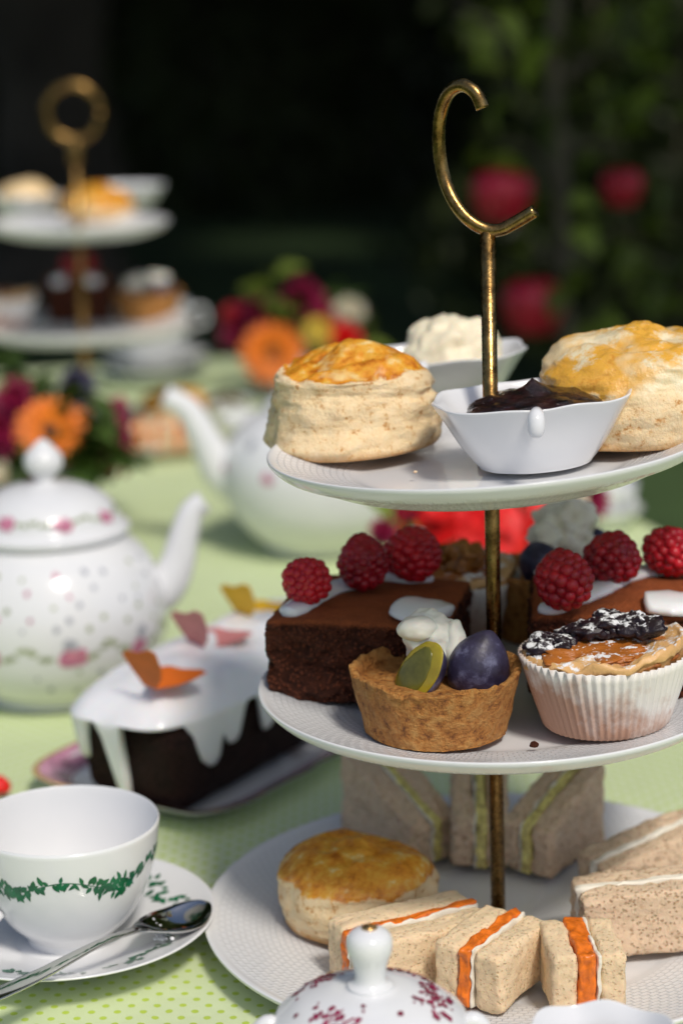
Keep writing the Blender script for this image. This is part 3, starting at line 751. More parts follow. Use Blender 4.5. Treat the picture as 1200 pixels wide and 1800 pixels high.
TS = Z_TOP + .0062; MS = Z_MID + .0062; BS = .0062     # where food rests (near-level stand)
def top(px, py, dz=.0): p = at(px, py, TS); return Vector((p.x, p.y, TS + dz))
def plane_z(p, z0):                                     # height of the tilted tier at p
    lx, ly = p.x - (base + axis * z0).x, p.y - (base + axis * z0).y
    return z0 * axis.z - (axis.x * lx + axis.y * ly) / axis.z + (math.tan(TILT) * lx if z0 == TS else 0)
def tier(px, py, z0, dz=0.0):
    p = at(px, py, z0)
    for _ in range(3): p = at(px, py, plane_z(p, z0) + base.z)
    r = math.hypot(p.x - (base + axis * z0).x, p.y - (base + axis * z0).y)
    return Vector((p.x, p.y, p.z + dz))

# --- top tier
p = tier(630, 800, TS, .0045)
s1 = scone('tall pale scone with shiny egg-washed lid at the left of the top tier', p, R(10), .0385, .0365, 2.3, M['scone'], dome=.30, lean=-.16, ov=.92, top_cut=.88)
s2 = scone('big rounded golden scone at the right of the top tier', tier(1130, 772, TS, .004), R(200), .0455, .0455, 8.1, M['scone_pale'], waist=False, top_cut=.25, cw=.55)
jb = thing('jam_dish', 'white scalloped porcelain dish holding dark jam at the front of the top tier', 'dish', tier(942, 818, TS, .001), R(4), 'porcelain dishes on the top tier'); dish_mesh(jb)
cb = thing('cream_dish', 'white porcelain dish holding cream behind the brass pole', 'dish', tier(776, 708, TS, .001), R(-8), 'porcelain dishes on the top tier'); dish_mesh(cb, .0455, .038, .026)
V, F = mound((0, 0, 0), .0300, .028, .0080, .13, 1.2, 5, 110, .005)
j = mesh('jam', V, F, M['jam'], None, jb.location + Vector((-.001, 0, .0245)), R(4)); tag(j, 'glossy dark berry jam heaped in the front dish', 'jam')
V, F = mound((0, 0, 0), .0250, .021, .0265, .22, 4.0, 5, 62, 0)
c = mesh('clotted_cream', V, F, M['cream'], None, cb.location + Vector((.0045, 0, .0195))); tag(c, 'thick pale clotted cream scooped into the rear dish', 'cream')

for o_, rz_ in ((s1, 10), (s2, 200), (jb, 4), (cb, -8), (j, 4), (c, 0)):      # everything up here leans with the plate
    o_.rotation_euler = (Matrix.Rotation(-TILT - R(.8), 3, 'Y') @ Matrix.Rotation(R(rz_), 3, 'Z')).to_euler()
# --- middle tier
CH = .0385
def cake_slice(label, px, py, rz, sx, sy, seed):
    t = thing('cake_slice', label, 'cake', tier(px, py, MS, .002), rz, 'chocolate cake slices'); sponge_mesh('sponge', sx, sy, CH, t, M['choc'], seed); return t
ck1 = cake_slice('chocolate cake slice with white icing at the left of the middle tier', 655, 1200, R(-12), .083, .083, 1.0)
ck2 = cake_slice('chocolate cake slice with white icing at the right of the middle tier', 1098, 1190, R(-6), .088, .080, 6.0)
def on_top(t, px, py, dz=CH + .003):           # world point of the slice's top seen there
    return at(px, py, t.location.z + dz)
def loc_of(t, p):
    return Matrix.Rotation(-t.rotation_euler.z, 4, 'Z') @ (p - t.location)
def ice(t, pix, w, h=.0030):
    P = []
    hw = max(w); hx, hy = (.0415, .0415) if t == ck1 else (.044, .040)
    for i, q in enumerate(pix):
        v = loc_of(t, on_top(t, *q, CH + .0022)); P.append(v)
    for v in P:                                             # the pour stays on the slice
        v.x = max(-hx + .005, min(hx - .003, v.x)); v.y = max(-hy + hw * .75, min(hy - hw * .6, v.y)); v.z = CH + .0018 + .0030 * (1 - (v.x / hx) ** 2) * (1 - .6 * (v.y / hy) ** 2)
    icing_blob(P, w, t, h)
ice(ck1, [(488, 1006), (522, 1000), (566, 998)], [.006, .0085, .006], .003)
ice(ck1, [(494, 1092), (520, 1072), (575, 1045), (625, 1032)], [.003, .007, .0065, .006])
ice(ck1, [(610, 1030), (660, 1018), (720, 1022), (762, 1018)], [.006, .006, .005, .003])
ice(ck1, [(700, 1070), (748, 1078), (795, 1090)], [.012, .0175, .012], .0036)
ice(ck2, [(952, 1012), (975, 1006), (1005, 1002)], [.006, .008, .006], .003)
ice(ck2, [(945, 1068), (975, 1070), (1015, 1050)], [.004, .006, .006])
ice(ck2, [(1005, 1062), (1050, 1045), (1100, 1022), (1160, 1005), (1190, 1012)], [.006, .007, .006, .007, .004])
ice(ck2, [(1130, 1065), (1180, 1078), (1235, 1100)], [.012, .0175, .012], .0038)
for t, px, py, r, h, sd, tl, lab in [
    (ck1, 541, 1064, .0108, .0205, 1, (R(-70), R(10)), 'bright red raspberry nearest the front left corner of the left cake slice'),
    (ck1, 638, 1040, .0112, .0270, 2, (R(-8), R(-6)), 'tall raspberry standing upright in the middle of the left cake slice'),
    (ck1, 726, 1022, .0135, .0255, 3, (R(-35), R(8)), 'plump dark raspberry at the back right of the left cake slice'),
    (ck2, 990, 1074, .0136, .0270, 4, (R(-30), R(-10)), 'raspberry at the front left of the right cake slice'),
    (ck2, 1075, 1030, .0128, .0245, 5, (R(-25), R(15)), 'middle raspberry of the three on the right cake slice'),
    (ck2, 1176, 1014, .0124, .0225, 6, (R(-60), R(30)), 'raspberry cut by the right picture edge on the cake slice')]:
    q = on_top(t, px, py, CH + .0028); raspberry(lab, q, r, h, sd, tl)

tp = tier(766, 1288, MS, .0028)
tart = tartlet('plum tart with cream and plum slices at the front of the middle tier', tp, 0, .0372, .0310, .0262)
def part_blob(name, mat, parent, *blobs):
    V, F = merge(*blobs); return mesh(name, V, F, mat, parent)
# plum slice: flesh wedge with dark skin behind, and a half plum skin side out
def plum_wedge(parent, m, rx, ry, rz_, cut=-.15):
    V, F = ico(4); fl, sk = [], []
    for v in V:
        q = Vector((v.x * rx, v.y * ry, v.z * rz_)); 
        fl.append(m @ Vector((q.x * .96, max(q.y, cut * ry) * .96, q.z * .96 * (1 - .12 * max(0, v.z)))))
        sk.append(m @ Vector((q.x, max(q.y, (cut + .12) * ry), q.z * (1 - .12 * max(0, v.z)))))
    return fl, sk, F
m1 = Matrix.Translation((-.0075, -.008, .0275)) @ Matrix.Rotation(R(44), 4, 'Y') @ Matrix.Rotation(R(-52), 4, 'Z') @ Matrix.Rotation(R(12), 4, 'X')
V, F = ico(4)
hv = [m1 @ Vector((v.x * .0108, max(v.y, 0) * .0098, v.z * .0165 * (1 - .1 * max(0, v.z)))) for v in V]; mesh('plum_skin', hv, F, M['plum'], tart)
V, F = blob((0, 0, 0), (.0106, .0014, .0162), 4, .05, 90, 2); mesh('plum_flesh', [m1 @ (Vector(v) + Vector((0, -.0004, 0))) for v in V], F, M['plum_flesh'], tart)
V, F = blob((0, 0, 0), (.0075, .0008, .0130), 3, .12, 150, 6); mesh('stone_hollow', [m1 @ (Vector(v) + Vector((-.001, -.0016, -.002))) for v in V], F, M['plum_hollow'], tart)
m2 = Matrix.Translation((.0182, -.006, .0278)) @ Matrix.Rotation(R(15), 4, 'Y')
V, F = blob((0, 0, 0), (.0135, .0115, .0165), 4, .05, 60, 1); V = [m2 @ Vector((v.x * (1 - .30 * max(0, v.z / .0165) ** 2), v.y * (1 - .30 * max(0, v.z / .0165) ** 2), v.z * (1 + .12 * max(0, v.z) / .0165))) for v in V]; mesh('plum_half', V, F, M['plum'], tart)
part_blob('cream', M['whip'], tart, blob((-.001, .006, .0365), (.0125, .0105, .0140), 5, .30, 62, 3), blob((-.0075, .0015, .0445), (.0085, .0070, .0055), 4, .28, 75, 5), blob((.0085, .001, .0370), (.0058, .0055, .0115), 4, .22, 80, 8))

def cupcake(label, loc, rz, Rb, Rt, H, tilt=(0, 0)):
    t = thing('custard_tart', label, 'pastry', loc, rz, 'custard pastries in paper cases'); t.rotation_euler = (tilt[0], tilt[1], rz)
    cupcake_case(t, Rb, Rt, H)
    def rf(a, r, z, i):
        q = (r * math.cos(a), r * math.sin(a), z); return (r * (1 + .07 * fbm(q, 60, 4, 2)), z + sm(.6 * H, H, z) * (.0045 * fbm(q, 60, 4, 4) + .0035 * math.sin(a + 1.9) * r / Rt))
    pr = [(Rb * .9, .004), (Rt * .9, H * .88), (Rt * .955, H * .98), (Rt * .95, H * 1.05), (Rt * .90, H * 1.08), (Rt * .82, H * 1.03), (Rt * .5, H * 1.0), (0, H * 1.0)]
    V, F, U = lathe([(max(0, p[0]), p[1]) for p in catmull([(a, b, 0) for a, b in pr], 5)], 90, rf); mesh('pastry', V, F, M['pastry_dust'], t)
    V, F = mound((0, 0, H * 1.0), Rt * .84, Rt * .84, H * .12, .5, 3, 5, 55); mesh('custard', V, F, M['custard'], t)
    return t
cc = cupcake('custard pastry with sugar-dusted dark berries in pleated paper case at the front right', tier(1065, 1279, MS, .003), 0, .0275, .0375, .0335, (0, R(-3)))
rr = random.Random(4)
bl = []
for i in range(15):
    u = i / 14; x = -.025 + .043 * u + rr.uniform(-.002, .002); y = -.004 + .010 * math.sin(u * 3.0) + rr.uniform(-.007, .006); q = rr.uniform(.0040, .0070)
    bl.append(blob((x, y, .0375 + .0085 * sm(-.025, .015, x) + rr.uniform(-.002, .001) - .004 * abs(y / .02)), (q * 1.35, q * 1.1, q * .62), 4, .7, 130, i * 1.7))
for q in bl[:10]: mesh('berry', *q, M['berry_dust'], cc)
part_blob('berry_sauce', M['berry_dust'], cc, *bl[10:])
# behind: second paper-case pastry (left) and second plum tart (right)
cc2 = cupcake('custard pastry in paper case half hidden behind the left cake slice', tier(790, 1128, MS, .003), R(40), .026, .035, .033)
part_blob('cream', M['whip_dusted'], cc2, blob((-.022, .004, .044), (.012, .010, .010), 4, .4, 110, 2), blob((-.012, .012, .046), (.009, .009, .009), 3, .4, 120, 3))
for i, (x, y) in enumerate([(.010, -.004), (.016, .006), (.0, -.012), (.004, .004)]):
    V, F = blob((x, y, .040), (.009, .008, .006), 4, .6, 120, i * 3.); mesh('caramel', V, F, M['caramel'], cc2)
t2 = tartlet('plum tart topped with dusted cream hidden behind the right cake slice', tier(975, 1118, MS, .003), R(30), .036, .030, .033)
part_blob('cream', M['whip_dusted'], t2, blob((.002, -.002, .050), (.0145, .014, .015), 4, .45, 120, 1), blob((.012, .002, .058), (.009, .008, .008), 4, .5, 150, 4), blob((-.008, -.006, .049), (.010, .009, .009), 4, .4, 120, 7))
V, F = blob((-.018, -.012, .040), (.010, .011, .011), 3, .05, 60, 1); mesh('plum_half', V, F, M['plum'], t2)
V, F = blob((.020, -.004, .040), (.010, .011, .011), 3, .05, 60, 3); mesh('plum_half', V, F, M['plum'], t2)

# --- bottom tier
scone('glossy golden scone lying on the bottom plate left of the pole', tier(628, 1618, BS, .003), R(75), .0360, .0335, 5.5, M['scone'], dome=.30, waist=False, barrel=True, top_cut=.48, cw=.40)
SW = dict(mat=M['white_bread'], fill=M['carrot'])
sandwich('white bread sandwich with orange filling behind the sugar bowl knob', tier(724, 1716, BS, .0015), R(-62), .036, .066, .0270, fth=.006, seed=1, **SW)
sandwich('white bread sandwich with orange filling turned sideways, middle of the front three', tier(866, 1746, BS, .003), R(-34), .033, .046, .0270, fth=.007, seed=2, **SW)
sandwich('white bread sandwich facing forward with thick orange filling, rightmost of the front three', tier(1021, 1760, BS, .003), R(4), .0325, .038, .0272, fth=.010, seed=3, **SW)
BW = dict(mat=M['brown_bread'], fill=M['egg'], group='brown bread sandwiches')
sandwich('brown bread sandwich wedge with egg filling standing left behind the pole', tier(703, 1492, BS, .003), R(216), .031, .060, .048, fth=.006, slope=.56, seed=4, **BW)
sandwich('brown bread sandwich wedge with egg filling directly behind the pole', tier(842, 1500, BS, .003), R(177), .027, .054, .045, fth=.006, slope=.46, seed=5, **BW)
sandwich('brown bread sandwich wedge with egg filling just right behind the pole', tier(972, 1512, BS, .003), R(144), .029, .056, .044, fth=.006, slope=.44, seed=6, **BW)
sandwich('brown bread sandwich wedge with cream cheese, rear one at the right edge', tier(1176, 1556, BS, .003), R(112), .030, .085, .038, fth=.004, slope=.55, seed=7, mat=M['brown_bread'], fill=M['spread'], group='brown bread sandwiches', spread=False)
sandwich('brown bread sandwich with open crumb facing front, nearest at the right edge', tier(1154, 1664, BS, .003), R(95), .031, .074, .033, fth=.004, slope=.16, seed=8, mat=M['brown_bread'], fill=M['spread'], group='brown bread sandwiches', spread=False)
rr = random.Random(9)
for i, (px, py, s) in enumerate([(1072, 1447, .0016), (1060, 1440, .0011), (730, 841, .0008), (938, 1322, .0013)]):
    z0 = BS if py > 1400 else (TS if py < 1000 else MS)
    V, F = blob((0, 0, 0), (s * 1.3, s, s), 2, .5, 400, i)
    lab = ['larger brown bread crumb on the bottom plate behind the sandwiches', 'smaller brown bread crumb on the bottom plate behind the sandwiches', 'tiny pale scone crumb on the top plate beside the left scone', 'tiny dark cake crumb on the middle plate before the paper case'][i]
    tag(mesh('crumb', V, F, M['choc'] if i == 3 else M['brown_bread'], None, tier(px, py, z0, .003)), lab, 'crumb')

# ------------------------------------------------------------------ printed decoration wrapped on turned surfaces
def leaf_patch(a, z, rot, ln, wd, rfun, lift=.00018, k=4):
    """a small flat leaf print following the surface r(z)"""
    V, F = [], []
    def P(s, t):
        ds = s * math.cos(rot) - t * math.sin(rot); dz = s * math.sin(rot) + t * math.cos(rot)
        zz = z + dz; r = rfun(zz) + lift; aa = a + ds / r
        return (r * math.cos(aa), r * math.sin(aa), zz)
    for i in range(k + 1):
        s = i / k; w = wd * .5 * math.sin(PI * s ** .85) if 0 < i < k else wd * .03
        V += [P(s * ln, -w), P(s * ln, 0), P(s * ln, w)]
    for i in range(k):
        for j in range(2): q = i * 3 + j; F.append([q, q + 1, q + 4, q + 3])
    return V, F
def disc_patch(a, z, r0, rfun, lift=.0002, n=10, wob=.2, rnd=random):
    V, F = [], []
    def P(s, t):
        zz = z + t; r = rfun(zz) + lift; aa = a + s / r; return (r * math.cos(aa), r * math.sin(aa), zz)
    V.append(P(0, 0))
    for k in range(n):
        q = 2 * PI * k / n; rr_ = r0 * (1 + rnd.uniform(-wob, wob)); V.append(P(rr_ * math.cos(q), rr_ * math.sin(q)))
    for k in range(n): F.append([0, 1 + k, 1 + (k + 1) % n])
    return V, F
def surf(prof):
    prof = [(p[0], p[1]) for p in prof]
    return lambda z: interp(prof, min(max(z, prof[0][1]), prof[-1][1]))

# --- teacup, saucer, spoon
sc_c = at(112, 1622, .012)
saucer = thing('saucer', 'white saucer with green leaf print under the teacup', 'saucer', (sc_c.x, sc_c.y, 0))
Rs = .0705
prof = [(0, .005), (.02, .005), (.024, .0046), (.035, .0065), (.05, .0105), (.064, .0155), (.069, .0175), (.0705, .0178), (.0708, .017), (.068, .0155), (.055, .0095), (.042, .004), (.036, .0018), (.034, 0), (.031, 0), (.030, .002), (0, .002)]
prof = [(max(0, p[0]), p[1]) for p in catmull([(a, b, 0) for a, b in prof], 4)]
V, F, U = lathe(prof, 96); mesh('dish', V, F, M['porcelain'], saucer)
up = [(z, r) for r, z in prof[12:29]]
def sau_h(r): 
    best = min(prof[:32], key=lambda q: abs(q[0] - r)); 
    for (r0, z0), (r1, z1) in zip(prof[:31], prof[1:32]):
        if r0 <= r <= r1 and r1 > r0: return z0 + (z1 - z0) * (r - r0) / (r1 - r0)
    return best[1]
def flat_leaf(cx, cy, rot, ln, wd):
    V, F = [], []
    for i in range(5):
        s = i / 4; w = wd * .5 * math.sin(PI * s ** .85) if 0 < i < 4 else wd * .04
        for t in (-w, 0, w):
            x = cx + s * ln * math.cos(rot) - t * math.sin(rot); y = cy + s * ln * math.sin(rot) + t * math.cos(rot)
            V.append((x, y, sau_h(math.hypot(x, y)) + .0003))
    for i in range(4):
        for j_ in range(2): q = i * 3 + j_; F.append([q, q + 1, q + 4, q + 3])
    return V, F
rr = random.Random(12); parts = []
for cl in range(5):
    a0 = R(40) + cl * 2 * PI / 5
    for k in range(46):
        t = (k - 22) / 22; dens = 1 - abs(t) * .6
        a = a0 + t * .52; r = .0545 + .0022 * math.sin(t * 7) + rr.uniform(-.003, .003) * dens
        parts.append(flat_leaf(r * math.cos(a), r * math.sin(a), rr.uniform(0, 6.28), rr.uniform(.003, .0052) * (.7 + .5 * dens), rr.uniform(.0016, .0026) * (.7 + .5 * dens)))
V, F = merge(*parts); mesh('leaf_print', V, F, M['green_print'], saucer)['kind'] = 'stuff'

cup = thing('teacup', 'white teacup with green ivy garland print below its rim', 'cup', (sc_c.x + .003, sc_c.y, .005)); cup.scale = (1.055, 1.055, 1.05)
cpo = [(.0, .002), (.0165, .0015), (.0175, 0), (.019, 0), (.0192, .0025), (.0205, .0045), (.0285, .013), (.0355, .0265), (.0395, .042), (.0412, .0545)]
outer = [(max(0, p[0]), p[1]) for p in catmull([(a, b, 0) for a, b in cpo], 5)]
cpi = [(.0412, .0545), (.0409, .0551), (.0402, .0546), (.0383, .042), (.0343, .027), (.0272, .0145), (.015, .0075), (0, .006)]
inner = [(max(0, p[0]), p[1]) for p in catmull([(a, b, 0) for a, b in cpi], 5)]
V, F, U = lathe(outer + inner[1:], 96); mesh('bowl', V, F, M['porcelain'], cup)
rf_c = surf(outer[20:])
rr = random.Random(5); parts = []
# garland: stems swing along the cup, leaves in pairs, dense clusters at the swags
def vine_z(a): return .0395 + .0030 * math.cos(a * 5 + 1.1)
na = 190
st = []
for k in range(na + 1):
    a = -PI + 2 * PI * k / na; z = vine_z(a); r = rf_c(z) + .00016
    for dz in (-.00022, .00022): 
        r = rf_c(z + dz) + .00016; st.append((r * math.cos(a), r * math.sin(a), z + dz))
parts.append((st, [[2 * k, 2 * k + 2, 2 * k + 3, 2 * k + 1] for k in range(na)]))
for k in range(170):
    a = -PI + 2 * PI * (k + rr.uniform(-.3, .3)) / 170; z = vine_z(a)
    d = .5 - .5 * math.cos(a * 5 + 1.1)                 # 1 where the swag hangs lowest
    d = d ** 2
    for q in range(1 + int(d * 3.4 + rr.random() * .4)):
        side = rr.choice((-1, 1)); rot = rr.choice((0, PI)) + side * rr.uniform(.5, 1.5)
        off = rr.uniform(-.0034, .0034) * d
        parts.append(leaf_patch(a, z + off, rot, rr.uniform(.0032, .0052), rr.uniform(.0016, .0026), rf_c))
V, F = merge(*parts); mesh('ivy_print', V, F, M['green_print'], cup)['kind'] = 'stuff'
ha = R(218)
hp = [(.0395, .044), (.050, .0475), (.060, .0395), (.057, .024), (.046, .014), (.0335, .0215)]
hp = catmull([(r * math.cos(ha), r * math.sin(ha), z) for r, z in hp], 6); V, F = tube(hp, [.0027 + .0008 * math.sin(i * .2) for i in range(len(hp))], 14); mesh('handle', V, F, M['porcelain'], cup)

def spoon():
    A = at(0, 1742, .024); B = at(364, 1588, .021); d = (B - A); tot = d.length
    full = .135; rz = math.atan2(d.y, d.x)
    t = thing('teaspoon', 'polished steel teaspoon resting on the saucer beside the teacup', 'spoon', (B.x - math.cos(rz) * full, B.y - math.sin(rz) * full, .020), rz)
    keys = [(0, .0042, 0), (.004, .0052, 0), (.02, .0050, 0), (.045, .0038, 0), (.07, .0027, .0), (.082, .0025, .0), (.090, .0034, .0002), (.097, .0075, .002), (.105, .0118, .0040), (.114, .0138, .0052), (.122, .0126, .0046), (.129, .0088, .0026), (.1335, .0042, .0008), (.135, .0006, 0)]
    k2 = catmull(keys, 5); V, F = [], []; m = 14
    for x, w, dep in k2:
        w = max(w, .0003); th = .0008
        zc = .0048 * math.exp(-((x - .075) / .035) ** 2) + (.012 * max(0, .09 - x) / .09 * .3) - .0012 * sm(.09, .11, x) + .003 * sm(.118, .135, x)
        for j_ in range(m + 1):
            s = -1 + 2 * j_ / m; V.append((x, s * w, zc - dep * (1 - s * s) + (.0006 * (1 - s * s) if x < .088 else 0)))
        for j_ in range(m + 1):
            s = 1 - 2 * j_ / m; V.append((x, s * w, zc - dep * (1 - s * s) - th))
    q = 2 * (m + 1)
    for i in range(len(k2) - 1):
        for j_ in range(q): F.append([i * q + j_, i * q + (j_ + 1) % q, (i + 1) * q + (j_ + 1) % q, (i + 1) * q + j_])
    F += [list(range(q)), [(len(k2) - 1) * q + j_ for j_ in range(q)][::-1]]
    mesh('spoon', V, F, M['steel'], t)
    rr = random.Random(3); parts = []
    for _ in range(70):
        u = rr.gauss(0, .5); x = .1065 + u * .004 + rr.gauss(0, .0012); y = .002 + u * .0075 + rr.gauss(0, .0011); s = rr.uniform(.0005, .0012)
        zc = -.0012 - .0045 * (1 - (y / .0125) ** 2) + .0006; parts.append(blob((x, y, zc), (s, s, s * .8), 1, .3, 300, rr.random() * 9))
    V, F = merge(*parts); cr_ = mesh('sugar_crumbs', V, F, M['sugar'], None, t.location, rz, smooth=False); tag(cr_, 'white sugar crumbs sitting in the bowl of the teaspoon', 'sugar', kind='stuff')
spoon()

# --- teapots
def teapot(label, loc, rz, s, body, lidp, spout, lat, group='porcelain teapots', spout_r=None, handle=True):
    t = thing('teapot', label, 'teapot', loc, rz, group)
    b = [(max(0, p[0]) * s, p[1] * s) for p in catmull([(a, c, 0) for a, c in body], 5)]
    V, F, U = lathe(b, 80); mesh('body', V, F, M['porcelain'], t)
    l = [(max(0, p[0]) * s, p[1] * s) for p in catmull([(a, c, 0) for a, c in lidp], 5)]
    V, F, U = lathe(l, 72); ld = mesh('lid', V, F, M['porcelain'], t)
    sp = catmull([tuple(x * s for x in q) for q in spout], 6); n = len(sp)
    V, F = tube(sp, [s * (spout_r[0] + (spout_r[1] - spout_r[0]) * (i / (n - 1)) ** .7 + (.0015 * sm(.85, 1, i / (n - 1)))) for i in range(n)], 20, flat=1.0); mesh('spout', V, F, M['porcelain'], t)
    hd = catmull([(-x * s, 0, z * s) for x, z in ((.064, .085), (.090, .098), (.112, .082), (.108, .052), (.085, .032), (.066, .036))], 6)
    V, F = tube(hd, [.0052 * s] * len(hd), 14); mesh('handle', V, F, M['porcelain'], t)
    return t, b, l, ld
body1 = [(0, 0), (.042, 0), (.044, .002), (.045, .005), (.058, .014), (.070, .031), (.0755, .053), (.0735, .074), (.064, .094), (.053, .106), (.048, .111), (.047, .114)]
lid1 = [(.050, .110), (.0525, .1125), (.0535, .116), (.050, .119), (.047, .122), (.0445, .130), (.0375, .139), (.025, .146), (.012, .149), (.006, .151), (.0075, .155), (.0122, .162), (.0118, .170), (.0075, .176), (.003, .181), (.0, .1825)]
lid1 = [(r, .110 + (z - .110) * .90) for r, z in lid1]
tb = at(97, 1214, 0)
sd = at(345, 1208, 0) - tb
tp1, b1, l1, lid_o = teapot('white teapot with pink rose garlands and pointed lid knob at the left', (tb.x, tb.y, 0), R(8), .985, body1, lid1, [(.058, 0, .060), (.074, 0, .068), (.083, 0, .085), (.088, 0, .104), (.094, 0, .121), (.102, 0, .127)], None, spout_r=(.017, .0068))
tp1.scale = (1, 1, .965)
rf1 = surf(b1[10:-8]); rr = random.Random(2)
pk, sg, gy = [], [], []
for k in range(9):
    a = R(-82) + 2 * PI * k / 9
    for q in range(4): pk.append(disc_patch(a + rr.uniform(-.09, .09), .0435 + rr.uniform(-.0035, .0035), rr.uniform(.004, .0065), rf1, .0003 + .00008 * q, rnd=rr))
    gy.append(disc_patch(a + .01, .0535, .0045, rf1, .0003, rnd=rr))
    for q in (0, 1, 2, 4, 5):
        for sgn in (-1, 1):
            u = .12 + q * .034; sg.append(leaf_patch(a + sgn * u, .0445 + .0105 * (q / 6) ** 1.3, rr.uniform(-.6, .6) + (0 if sgn > 0 else PI), .0062, .0040, rf1, .00025))
for row in range(7):
    for k in range(20):
        a = 2 * PI * (k + .5 * (row % 2)) / 20 + rr.uniform(-.09, .09); z = [.020, .032, .062, .069, .076, .085, .095][row] + rr.uniform(-.0028, .0028)
        if row < 2 and rr.random() < .5: continue
        (gy if rr.random() < .6 else sg if rr.random() < .6 else pk).append(disc_patch(a, z, rr.uniform(.0014, .0024), rf1, .00022, 7, rnd=rr))
rfl = surf(sorted([(r, z) for r, z in l1[15:45] if z > .1183 * .985 and r > .02], key=lambda q: q[1]))
lp = []
for k in range(8):
    a = R(-78) + 2 * PI * k / 8
    for q in range(3): lp.append(disc_patch(a + rr.uniform(-.07, .07), .1245 + rr.uniform(-.0015, .0015), rr.uniform(.003, .0046), rfl, .0003 + .0001 * q, rnd=rr))
    for q in range(3):
        for sgn in (-1, 1): sg.append(leaf_patch(a + sgn * (.14 + .09 * q), .1250 + .002 * q * .5, (0 if sgn > 0 else PI) + rr.uniform(-.4, .4), .0045, .003, rfl, .0003))
for nm, lst, mt in (('rose_print', pk, 'pink_print'), ('leaf_print', sg, 'sage_print'), ('bud_print', gy, 'grey_print')):
    V, F = merge(*lst); mesh(nm, V, F, M[mt], tp1)['kind'] = 'stuff'
V, F = merge(*lp); mesh('rose_print', V, F, M['pink_print'], lid_o)['kind'] = 'stuff'

body2 = [(0, 0), (.042, 0), (.044, .003), (.056, .012), (.073, .034), (.080, .060), (.077, .082), (.064, .102), (.046, .114), (.041, .117)]
lid2 = [(.040, .114), (.044, .117), (.043, .120), (.034, .127), (.020, .133), (.008, .136), (.006, .139), (.010, .145), (.008, .151), (0, .153)]
t2b = at(562, 958, 0)
tp2, b2, l2, _ = teapot('large plain white teapot standing behind the left cake slice and scone', (t2b.x, t2b.y, 0), R(184), .99, body2, lid2, [(.060, 0, .052), (.080, 0, .066), (.092, 0, .092), (.106, 0, .118), (.124, 0, .129)], None, spout_r=(.021, .0085))
rf2 = surf(b2[10:-5]); V1 = []; V2 = []
for k in range(9):
    a = R(-92) - R(184) + R(-28) + k * 2 * PI / 9
    for q in range(3): V1.append(disc_patch(a + rr.uniform(-.04, .04), .072 + rr.uniform(-.002, .002), .004, rf2, .0003 + .0001 * q, rnd=rr))
    V2.append(disc_patch(a - .33, .094, .0045, rf2, .0003, rnd=rr))
V, F = merge(*V1); mesh('rose_print', V, F, M['pink_print'], tp2)['kind'] = 'stuff'; V, F = merge(*V2); mesh('bud_print', V, F, M['grey_print'], tp2)['kind'] = 'stuff'

# --- sugar bowl (foreground) and the edge of a white jug
sb = at(652, 1752, .070); sb = aty(650, 1700, -.185)
sgb = thing('sugar_bowl', 'white sugar bowl with burgundy flower print and knobbed lid in the foreground', 'sugar bowl', (sb.x, -.185, -.0005)); sgb.scale = (1, 1, .90)
bp = [(0, 0), (.022, 0), (.023, .003), (.030, .010), (.0365, .026), (.0375, .040), (.0355, .049), (.034, .052)]
bp = [(max(0, p[0]), p[1]) for p in catmull([(a, c, 0) for a, c in bp], 5)]
V, F, U = lathe(bp, 64); mesh('bowl', V, F, M['porcelain'], sgb)
lp_ = [(.034, .0515), (.0365, .0525), (.0368, .0545), (.034, .0575), (.027, .0632), (.017, .0672), (.0095, .0686), (.0088, .0700), (.0066, .0712), (.0058, .0740), (.0066, .0795), (.0084, .0850), (.0088, .0895), (.0076, .0930), (.0044, .0952), (.0012, .0958), (0, .0958)]
lp_ = [(max(0, p[0]), p[1]) for p in catmull([(a, c, 0) for a, c in lp_], 5)]
V, F, U = lathe(lp_, 64); lid_s = mesh('lid', V, F, M['porcelain'], sgb)
V, F, U = lathe([(0, .0972), (.0018, .0969), (.0032, .0960), (.0028, .0952)], 20); mesh('gilt_tip', V, F, M['gold'], lid_s)
rfs = surf(sorted([(r, z) for r, z in lp_ if .0545 < z < .0680], key=lambda q: q[1])); parts = []
def lid_patch(a, r, size, lift, rnd):        # print lying on the sloping lid top
    V, F = [], []
    def P(s, t):
        x = r * math.cos(a) + s; y = r * math.sin(a) + t; q = math.hypot(x, y)
        zz = interp([(z, rr2) for rr2, z in sorted([(z, r2) for r2, z in lp_[8:32]])], 0) if False else None
        pr = sorted([(r2, z) for r2, z in lp_[12:32]]);
        z = pr[0][1]
        for (r0, z0), (r1, z1) in zip(pr, pr[1:]):
            if r0 <= q <= r1 and r1 > r0: z = z0 + (z1 - z0) * (q - r0) / (r1 - r0)
        return (x, y, z + lift)
    V.append(P(0, 0)); n = 9
    for k in range(n): u = 2 * PI * k / n; w = size * (1 + rnd.uniform(-.35, .35)); V.append(P(w * math.cos(u), w * math.sin(u)))
    return V, [[0, 1 + k, 1 + (k + 1) % n] for k in range(n)]
rr = random.Random(31)
for a0 in (R(-122), R(-5), R(58), R(140)):
    for k in range(60):
        d = rr.gauss(0, .24); parts.append(lid_patch(a0 + d, .0255 + rr.gauss(0, .0036), rr.uniform(.0004, .0014), .00035 + k * .00001, rr))
V, F = merge(*[(v, f) for v, f in parts]); mesh('flower_print', V, F, M['wine_print'], lid_s)['kind'] = 'stuff'
for s in (-1, 1):
    h = catmull([(s * .034, 0, .046), (s * .0385, 0, .0530), (s * .0435, 0, .047), (s * .042, 0, .032), (s * .035, 0, .026)], 6); V, F = tube(h, .0035, 12); mesh('handle', V, F, M['porcelain'], sgb)
jp = aty(1060, 1790, -.205)
